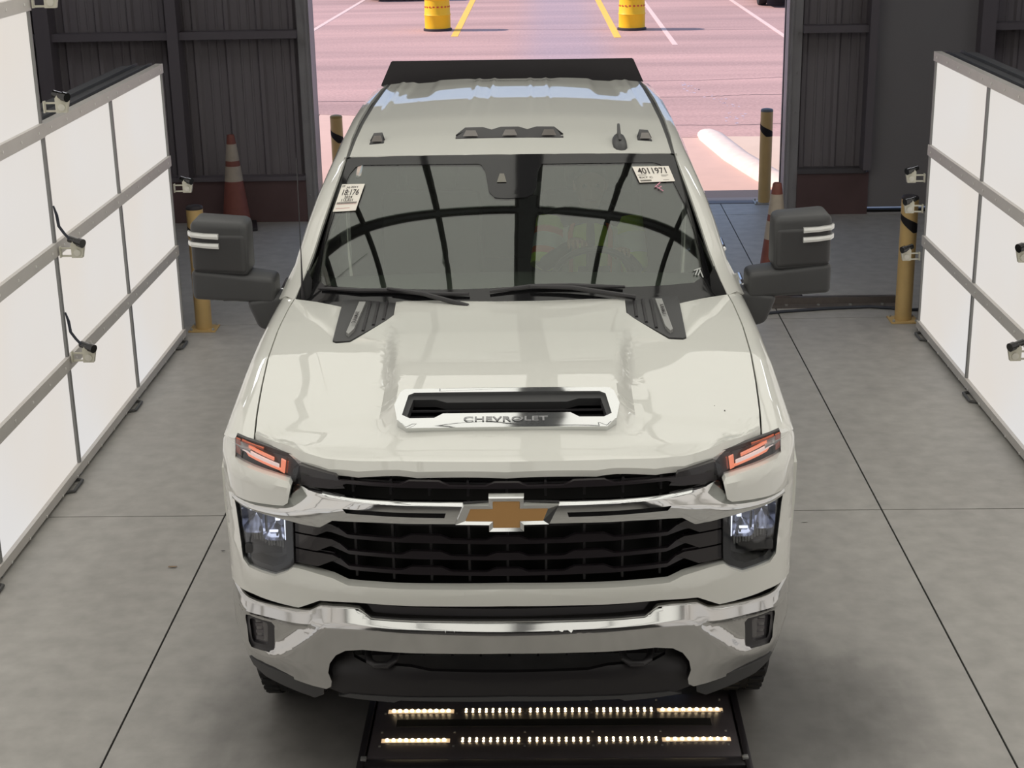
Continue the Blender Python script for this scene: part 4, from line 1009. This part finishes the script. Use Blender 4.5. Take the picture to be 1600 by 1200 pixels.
# --- roof panel, ditch trims
def rz(x, y):
    b = ip(y, [2.242, 2.34, 2.6, 3.0, 3.6, 4.2, 4.62], [1.962, 1.974, 2.000, 2.022, 2.027, 2.019, 2.004])
    z = b - .030 * (abs(x) / .72)**2.2
    for c_ in (-.205, -.115, .095, .185): z += .007 * math.exp(-((x - c_) / .012)**2) * ss(2.9, 3.7, y)
    z -= .010 * (ss(.43, .47, abs(x)) - ss(.56, .60, abs(x))) * ss(3.6, 4.3, y)
    z += .007 * math.exp(-((abs(x) - .655) / .012)**2) * ss(3.1, 3.8, y)
    z -= .006 * (1 - ss(.21, .28, abs(x))) * ss(4.40, 4.5, y)
    return z
plate('roof_panel', [(-.728, 2.340), (-.6, 2.308), (-.4, 2.272), (-.2, 2.250), (0, 2.242), (.2, 2.250), (.4, 2.272), (.6, 2.308), (.728, 2.340), (.728, 4.60), (-.728, 4.60)], lambda x, y, d: (x, y, rz(x, y) - d), PAINT, T, step=(.0125, .08), thick=.012, ang=50)
for s in (-1, 1):
    secs = []
    for y in (2.336, 2.45, 2.6, 3.0, 3.4, 3.8, 4.2, 4.62):
        z = rz(.722, y) - .002
        secs.append([(s * .722, y, z - .01), (s * .724, y, z), (s * .752, y, z - .004), (s * .756, y, z - .014)])
    loft('roof_ditch_trim', secs, mat('ditch_grey', (.05, .05, .05), .45) if s < 0 else bpy.data.materials['ditch_grey'], T, ang=60)
# --- clearance lamps
def clamp(x0, x1, lens, side=0):
    y0, y1 = 2.515, 2.640
    def zz(x, y): return rz(x, y)
    bm = bmesh.new(); secs = []
    n = 12 if x1 - x0 > .2 else 5
    for k in range(n + 1):
        x = x0 + (x1 - x0) * k / n; e = min(k, n - k); h = .026 if e > 0 else .004; yb = y1 - (0 if e > 0 else .05)
        if n == 12 and (k in (4, 8)): h = .018; yb = y1 - .02
        secs.append([(x, y0 - .002, zz(x, y0) - .004), (x, y0, zz(x, y0) + .003), (x, y0 + .055, zz(x, y0) + h), (x, yb - .03, zz(x, yb) + h), (x, yb, zz(x, yb) - .004)])
    o = loft('clearance_lamp', secs, BLKPL, T, caps=True, ang=30)
    for lx in lens:
        w = .035 if n == 12 else .026
        L = [(lx - w, 0), (lx + w, 0), (lx + w * .62, 1), (lx - w * .62, 1)]
        bm = bmesh.new(); vs = [bm.verts.new((p, y0 + .004 + .045 * q - .004, zz(lx, y0) + .008 + .020 * q + .003)) for p, q in L]; bm.faces.new(vs)
        bmesh.ops.solidify(bm, geom=bm.faces[:], thickness=.002)
        finish('lamp_lens', bm, mat('cab_lens', (.32, .29, .27), .3, coat=1) if 'cab_lens' not in bpy.data.materials else bpy.data.materials['cab_lens'], o, smooth=False)
clamp(-.255, .245, (-.185, -.003, .178)); clamp(-.655, -.588, (-.62,)); clamp(.588, .655, (.625,))
# --- shark fin and whip antennas
sfm = []
for y, w, h in ((2.325, .004, .001), (2.335, .020, .014), (2.37, .032, .026), (2.44, .034, .034), (2.50, .031, .034), (2.535, .022, .026), (2.55, .004, .002)):
    z = rz(.5, y); sfm.append([(.5 + w * math.cos(a), y, z - .002 + h * math.sin(a)) for a in [PI * k / 8 for k in range(9)]])
o = loft('roof_antenna', sfm, GRYPL, T, ang=60, caps=True)
extrude_poly('antenna_fin', [(2.39, .026), (2.52, .074), (2.545, .076), (2.555, .06), (2.545, .02), (2.40, .02)], lambda y, h, d: (.494 + d * .012, y, rz(.5, 2.45) + h), GRYPL, o, bev=.002)
o = tube('whip_antenna', [(-.905, 1.86, 1.405), (-.905, 1.862, 1.47), (-.903, 1.863, 1.60), (-.900, 1.868, 2.02)], [.010, .005, .0022, .0018], BLKPL, T, 8)
# --- doors and side glass
def bodyside(s):
    def X(z, bulge=0): return ip(z, [.45, .60, .95, 1.25, 1.36, 1.405, 1.43], [1.00, 1.035, 1.052, 1.050, 1.035, 1.005, .965])
    for nm, y0, y1 in (('front_door', 1.998, 3.19), ('rear_door', 3.196, 4.18)):
        secs = []
        for k in range(9):
            y = y0 + (y1 - y0) * k / 8; secs.append([(s * (X(z)), y, z) for z in (.45, .60, .80, .95, 1.10, 1.25, 1.33, 1.375, 1.405, 1.425)] + [(s * .93, y, 1.428)])
        d = loft(nm, secs, PAINT, T, thick=.02, ang=45)
        hy = y0 + .60 if y0 < 3 else y0 + .16
        tube('door_handle', [(s * 1.045, hy - .11, 1.235), (s * 1.095, hy - .09, 1.275), (s * 1.098, hy + .09, 1.28), (s * 1.045, hy + .11, 1.25)], .015, CHROME, d, 10)
        zb = 1.428
        g = []
        n = 6
        for k in range(n + 1):
            t = k / n; y = y0 + (y1 - y0) * t
            zt = ip(y, [1.99, 2.08, 2.19, 2.34, 2.49, 2.63, 2.9, 4.2], [1.49, 1.55, 1.63, 1.72, 1.79, 1.835, 1.86, 1.86]); 
            g.append([(s * (.935 - .0 * 0), y, zb - .01), (s * (.935 + (.842 - .935) * ss(0, 1, min(1, (zt - zb) / .43)) ), y, zt)])
        loft('side_window', g, SIDEG, d, thick=.004)
    loft('cab_corner', [[(s * X(z), y, z) for z in (.45, .60, .95, 1.25, 1.36, 1.405, 1.43)] + [(s * .90, y, 1.62), (s * .838, y, 1.86)] for y in (4.186, 4.4, 4.62)], PAINT, T, thick=.02, ang=45)
    for y in (3.19, 4.16):
        loft('window_post', [[(s * .937, y - .05, 1.42), (s * .937, y + .05, 1.42)], [(s * .842, y - .05, 1.87), (s * .842, y + .05, 1.87)]], BLKPL, T, thick=.01)
    box('rocker_step', (s * 1.03, 3.1, .44), (.16, 2.2, .05), BLKPL, T, bev=.015)
    # bed side
    secs = []
    for y in (4.66, 5.0, 5.45, 5.8, 6.2):
        a = .42 + math.sqrt(max(0, .50**2 - (y - 5.03)**2)) if abs(y - 5.03) < .5 else .5
        secs.append([(s * .97, y, 1.38), (s * 1.0, y, 1.42), (s * 1.04, y, 1.40), (s * 1.055, y, 1.25), (s * 1.05, y, 1.0), (s * 1.03, y, max(.5, min(.99, a)))])
    loft('bed_side', secs, PAINT, T, thick=.02, ang=45)
for s in (-1, 1): bodyside(s)
extrude_poly('cab_back', [(-1.0, .6), (1.0, .6), (1.0, 1.40), (.925, 1.43), (.835, 1.85), (.78, 1.95), (-.78, 1.95), (-.835, 1.85), (-.925, 1.43), (-1.0, 1.40)], lambda x, z, d: (x, 4.60 + d, z), PAINT, T, depth=.035)
extrude_poly('rear_trim', [(-1.0, .6), (1.0, .6), (1.0, 1.40), (.925, 1.43), (.835, 1.85), (.78, 1.94), (-.78, 1.94), (-.835, 1.85), (-.925, 1.43), (-1.0, 1.40)], lambda x, z, d: (x, 4.55 + d, z), INTER, T, depth=.04)
box('rear_window', (0, 4.648, 1.66), (1.2, .01, .34), FRIT, T)
box('bed_floor', (0, 5.45, .86), (1.9, 1.5, .04), BLKPL, T); box('tailgate', (0, 6.21, 1.12), (1.9, .06, .56), PAINT, T, bev=.02); box('rear_bumper', (0, 6.33, .66), (1.9, .16, .20), CHROMEB, T, bev=.03)
box('underbody_frame', (0, 3.2, .48), (1.5, 5.4, .16), DARK, T)
box('engine_shroud', (0, 1.0, .80), (1.5, 1.3, .55), DARK, T); box('cab_floor', (0, 3.1, .62), (1.86, 3.0, .06), INTER, T)
box('firewall', (0, 1.75, .98), (1.8, .05, .76), DARK, T)
# black headboard rising behind the cab roof
hb = [(-.805, 1.45), (.780, 1.45), (.775, 1.95), (.712, 2.088), (-.735, 2.088), (-.800, 1.95)]
extrude_poly('headboard', hb, lambda x, z, d: (x, 4.75 + d + (z - 1.95) * .05, z), mat('headboard_black', (.017, .014, .017), .55), T, depth=.035, bev=.004)
boxes('headboard_leg', [((s * .70, 4.80, 1.40), (.06, .06, .5)) for s in (-1, 1)], BLKPL, T)
# --- wheels
def wheel(x, y):
    s = 1 if x > 0 else -1
    r = empty('wheel', (x, y, .415), parent=T)
    prof = [(.22, -.13), (.30, -.135), (.38, -.13), (.405, -.11), (.413, -.06), (.414, 0), (.413, .06), (.405, .11), (.38, .13), (.30, .135), (.22, .13)]
    lathe('tyre', prof, RUBBER, r, 48, 'x'); lathe('rim', [(0, s * .09), (.07, s * .10), (.08, s * .06), (.19, s * .08), (.225, s * .125), (.235, s * .12), (.23, -s * .1)], ALU, r, 32, 'x')
    bm = bmesh.new()
    for k in range(44):
        a = 2 * PI * k / 44
        for q in (-.085, .0, .085): bx(bm, (q, .415 * math.cos(a + q), .415 * math.sin(a + q)), (.055, .03, .010), rot=Matrix.Rotation(a + q - PI / 2, 3, 'X'))
    finish('tread_block', bm, RUBBER, r, smooth=False)
for x in (-.865, .865):
    for y in (1.05, 5.03): wheel(x, y)
# --- tow mirrors
def rbox(name, verts8, m, par, bev):
    bm = bmesh.new(); vs = [bm.verts.new(v) for v in verts8]
    for f in ((0, 1, 2, 3), (7, 6, 5, 4), (0, 4, 5, 1), (1, 5, 6, 2), (2, 6, 7, 3), (3, 7, 4, 0)): bm.faces.new([vs[i] for i in f])
    bmesh.ops.bevel(bm, geom=bm.edges[:], offset=bev, segments=4, profile=.5, affect='EDGES')
    return finish(name, bm, m, par, ang=60)
def mirror(s):
    r = empty('tow_mirror', (0, 0, 0), parent=T)
    def q(x0, x1, y0, y1, zbi, zbo, zti, zto, k=0.0, ko=0.0):
        # inner/outer x, front y at inner/outer
        return [(s * x0, y0 + k, zbi), (s * x1, y0 + ko, zbo), (s * x1, y1, zbo), (s * x0, y1, zbi), (s * x0, y0 + k, zti), (s * x1, y0 + ko, zto), (s * x1, y1, zto), (s * x0, y1, zti)]
    h = rbox('mirror_head', q(1.150, 1.392, 1.92, 2.14, 1.482, 1.505, 1.722, 1.742, .03, .0), GRYPL, r, .030)
    h2 = rbox('mirror_cap', q(1.158, 1.390, 1.912, 2.10, 1.498, 1.520, 1.676, 1.690, .03, .0), mat('mirror_cap', (.046, .045, .047), .42), r, .022)
    a = rbox('mirror_arm', q(1.042, 1.398, 1.925, 2.13, 1.358, 1.392, 1.470, 1.525, .03, -.01), GRYPL, r, .022)
    b = rbox('mirror_base', [(s * .98, 1.99, 1.20), (s * 1.125, 1.95, 1.245), (s * 1.12, 2.10, 1.25), (s * .98, 2.12, 1.20), (s * .98, 1.97, 1.395), (s * 1.172, 1.93, 1.375), (s * 1.16, 2.10, 1.38), (s * .98, 2.12, 1.395)], GRYPL, r, .024)
    for z in (1.672, 1.630):
        pts = [(1.268, 1.914, z - .010, z + .012), (1.33, 1.900, z - .002, z + .018), (1.385, 1.908, z + .004, z + .024), (1.402, 1.935, z + .006, z + .026)]
        secs = [[(s * x, y, a0), (s * x, y - .004, (a0 + a1) / 2), (s * x, y, a1), (s * x, y + .02, a1), (s * x, y + .02, a0)] for x, y, a0, a1 in pts]
        loft('signal_lamp', secs, WHITEL, h, close=True, caps=True)
    box('mirror_glass', (s * 1.27, 2.143, 1.60), (.19, .006, .22), CHROME, r, bev=.002)
    box('puddle_lamp', (s * 1.245, 2.02, 1.376), (.07, .07, .02), BLKPL, r, bev=.005)
for s in (-1, 1): mirror(s)
# --- interior
plate('dashboard', full([(0, 1.66), (.6, 1.72), (.86, 1.90), (.90, 2.05), (.88, 2.20), (.5, 2.26), (0, 2.30)]), lambda x, y, d: (x, y, 1.405 + .02 * math.sin((y - 1.7) * 5) - d), INTER, T, step=(.06, .06), thick=.06)
box('dashboard_face', (0, 2.24, 1.22), (1.74, .12, .32), INTER, T, bev=.03)
text_obj('dash_lettering', [('SILVERADO', -.62, 0, .05, 2.6)], lambda u, v: (.45 + u * 0.75 - .55, 1.80 + v, 1.450), mat('dash_letter', (.2, .2, .19), .5), T)
def seat(x, y, w, name='seat'):
    r = empty(name, (x, y, 0), parent=T)
    box('seat_cushion', (0, -.05, .98), (w, .52, .16), SEATM, r, bev=.05)
    box('seat_back', (0, .27, 1.30), (w * .96, .15, .62), SEATM, r, bev=.06, rot=Matrix.Rotation(-.18, 3, 'X'))
    for hx in ((0,) if w < .8 else (-.42, .42)): box('headrest', (hx, .36, 1.70), (.27, .11, .19), SEATM, r, bev=.04)
seat(-.42, 2.93, .54); seat(.40, 2.93, .54); seat(0, 3.85, 1.4, 'rear_seat')
box('centre_console', (0, 2.75, 1.0), (.26, .8, .24), INTER, T, bev=.04)
sw = empty('steering_wheel', (.385, 2.44, 1.33), (math.radians(-62), 0, 0), parent=T)
bm = bmesh.new(); tube_into(bm, [(.19 * math.cos(a), .19 * math.sin(a), 0) for a in [2 * PI * k / 36 for k in range(37)]], .016, 10, cap=False); finish('wheel_rim', bm, BLKPL, sw)
boxes('wheel_spoke', [((0, 0, 0), (.36, .05, .02)), ((0, -.09, 0), (.05, .18, .02)), ((0, 0, .01), (.15, .12, .04))], BLKPL, sw, bev=.005)
box('rearview_mirror', (.02, 2.28, 1.80), (.24, .03, .07), BLKPL, T, bev=.012)

# ------------------------------------------------------------ the driver
P = empty('person', T.location, T.rotation_euler); P.rotation_euler = T.rotation_euler
tag(P, 'person at the steering wheel behind the windshield in a lime and orange safety vest', 'person')
def skinmesh(name, pts, edges, radii, m, par, sub=2, root=0):
    me = bpy.data.meshes.new(name); me.from_pydata(pts, edges, []); o = bpy.data.objects.new(name, me); COL.objects.link(o); o.parent = par
    me.materials.append(m)
    md = o.modifiers.new('skin', 'SKIN'); md.use_smooth_shade = True
    for i, r in enumerate(radii): me.skin_vertices[0].data[i].radius = (r[0], r[1]) if isinstance(r, tuple) else (r, r)
    for i in range(len(pts)): me.skin_vertices[0].data[i].use_root = (i == root)
    sb = o.modifiers.new('sub', 'SUBSURF'); sb.levels = sub; sb.render_levels = sub
    return o
X0 = .385
pts = [(X0, 2.98, 1.09), (X0, 3.01, 1.25), (X0, 3.00, 1.42), (X0, 2.98, 1.52), (X0, 2.955, 1.585),
       (X0 - .19, 2.97, 1.50), (X0 - .235, 2.84, 1.30), (X0 - .11, 2.585, 1.46),
       (X0 + .19, 2.97, 1.50), (X0 + .225, 2.84, 1.27), (X0 + .16, 2.60, 1.40),
       (X0 - .10, 2.92, 1.08), (X0 - .13, 2.55, 1.10), (X0 - .12, 2.42, .74), (X0 + .10, 2.92, 1.08), (X0 + .13, 2.55, 1.10), (X0 + .12, 2.42, .74)]
ed = [(0, 1), (1, 2), (2, 3), (3, 4), (3, 5), (5, 6), (6, 7), (3, 8), (8, 9), (9, 10), (0, 11), (11, 12), (12, 13), (0, 14), (14, 15), (15, 16)]
rd = [(.15, .12), (.145, .11), (.155, .115), (.10, .08), .055, .065, .046, .030, .065, .046, .030, .085, .065, .05, .085, .065, .05]
body = skinmesh('body', pts, ed, rd, CLOTH, P)
# head: shaped ellipsoid with nose, brow, ears
bm = bmesh.new(); bmesh.ops.create_uvsphere(bm, u_segments=28, v_segments=20, radius=1)
for v in bm.verts:
    x, y, z = v.co; w = .076 * (1 - .22 * max(0, -z)); yy = y * .098
    if y < 0:
        yy -= .022 * math.exp(-((x / .22)**2 + ((z + .12) / .25)**2)) + .006 * math.exp(-((z - .28) / .12)**2)
        yy += .012 * (math.exp(-(((abs(x) - .38) / .16)**2 + ((z - .10) / .12)**2))); yy -= .006 * math.exp(-((x / .35)**2 + ((z + .50) / .10)**2))
    v.co = Vector((X0 + x * w, 2.925 + yy, 1.685 + z * .118))
for s in (-1, 1):
    bx(bm, (X0 + s * .077, 2.93, 1.685), (.014, .03, .05), .006)
hd = finish('head', bm, SKIN, P, ang=70)
bm = bmesh.new(); tube_into(bm, [(X0, 2.965, 1.55), (X0, 2.94, 1.63)], [.055, .05], 14); finish('neck', bm, SKIN, P)
bm = bmesh.new()
for s in (-1, 1): bmesh.ops.create_icosphere(bm, subdivisions=2, radius=.011, matrix=Matrix.Translation((X0 + s * .030, 2.842, 1.697)))
finish('eyes', bm, BLKSTR, hd)
box('mouth', (X0, 2.832, 1.628), (.042, .006, .008), mat('lips', (.22, .09, .08), .5), hd, bev=.002)
bm = bmesh.new(); bmesh.ops.create_uvsphere(bm, u_segments=28, v_segments=20, radius=1)
for v in bm.verts: v.co = Vector((X0 + v.co.x * .083, 2.94 + v.co.y * .104, 1.705 + v.co.z * .112))
bmesh.ops.bisect_plane(bm, geom=bm.verts[:] + bm.edges[:] + bm.faces[:], plane_co=(X0, 2.88, 1.73), plane_no=(0, -.75, -.66), clear_outer=True)
finish('hair', bm, HAIR, P)
# vest: shell over the torso with coloured bands
def vest(name, a0, a1, m, z0=1.14, z1=1.50, o=0.0):
    secs = []
    for k in range(9):
        t = k / 8; z = z0 + (z1 - z0) * t; w = ip(z, [1.1, 1.3, 1.45, 1.52], [.178, .182, .190, .15]) + o; dd = ip(z, [1.1, 1.3, 1.45, 1.52], [.145, .14, .13, .10]) + o
        secs.append([(X0 + w * math.sin(a0 + (a1 - a0) * j / 10), 3.0 - dd * math.cos(a0 + (a1 - a0) * j / 10), z) for j in range(11)])
    return loft(name, secs, m, P, thick=.004, ang=60)
vest('vest', -PI, -.12, VESTG); vest('vest', .12, PI, VESTG)
for s in (-1, 1):
    vest('vest_stripe', s * .62, s * .95, VESTS, o=.006); vest('vest_stripe', s * .47, s * .60, VESTO, o=.006); vest('vest_stripe', s * .97, s * 1.10, VESTO, o=.006)
# hi-vis sleeve bands on the upper arm and forearm reaching to the wheel
def sleeve(a, b, r0, r1, m, nm):
    a, b = Vector(a), Vector(b); tube(nm, [a, b], [r0, r1], m, P, 18)
A_, B_, C2 = Vector(pts[5]), Vector(pts[6]), Vector(pts[7])
for (t0, t1, m) in ((0, .22, VESTG), (.22, .36, VESTO), (.36, .66, VESTS), (.66, .80, VESTO), (.80, 1.0, VESTG)):
    sleeve(A_.lerp(B_, t0), A_.lerp(B_, t1), .078 - .012 * t0, .078 - .012 * t1, m, 'vest_sleeve')
A_, B_ = Vector(pts[8]), Vector(pts[9])
for (t0, t1, m) in ((0, .3, VESTG), (.3, .7, VESTS), (.7, 1, VESTG)): sleeve(A_.lerp(B_, t0), A_.lerp(B_, t1), .076 - .012 * t0, .076 - .012 * t1, m, 'vest_sleeve')
# hands closed over the wheel rim
def hand(c, s, nm):
    c = Vector(c); r = empty(nm, c, parent=P)
    skinmesh('palm', [(0, .05, -.02), (0, .02, .0), (s * .004, -.015, .006)], [(0, 1), (1, 2)], [(.026, .022), (.040, .018), (.040, .015)], SKIN, r, 1)
    for k, L in enumerate((.92, 1.0, .95, .78)):
        x = -.032 + k * .021
        skinmesh('finger', [(x, -.022, .008), (x, -.022 - .024 * L, .010), (x, -.026 - .036 * L, -.012 * L), (x, -.022 - .024 * L, -.032 * L)], [(0, 1), (1, 2), (2, 3)], [.0095, .009, .0085, .0075], SKIN, r, 1)
    skinmesh('thumb', [(s * .032, .012, -.002), (s * .050, -.008, -.012), (s * .046, -.030, -.022)], [(0, 1), (1, 2)], [.012, .0105, .009], SKIN, r, 1)
    skinmesh('wrist', [(s * -.0, .05, -.022), (0, .09, -.045)], [(0, 1)], [.026, .030], SKIN, r, 1)
hand((X0 - .085, 2.535, 1.495), 1, 'left_hand'); hand((X0 + .135, 2.54, 1.445), -1, 'right_hand')
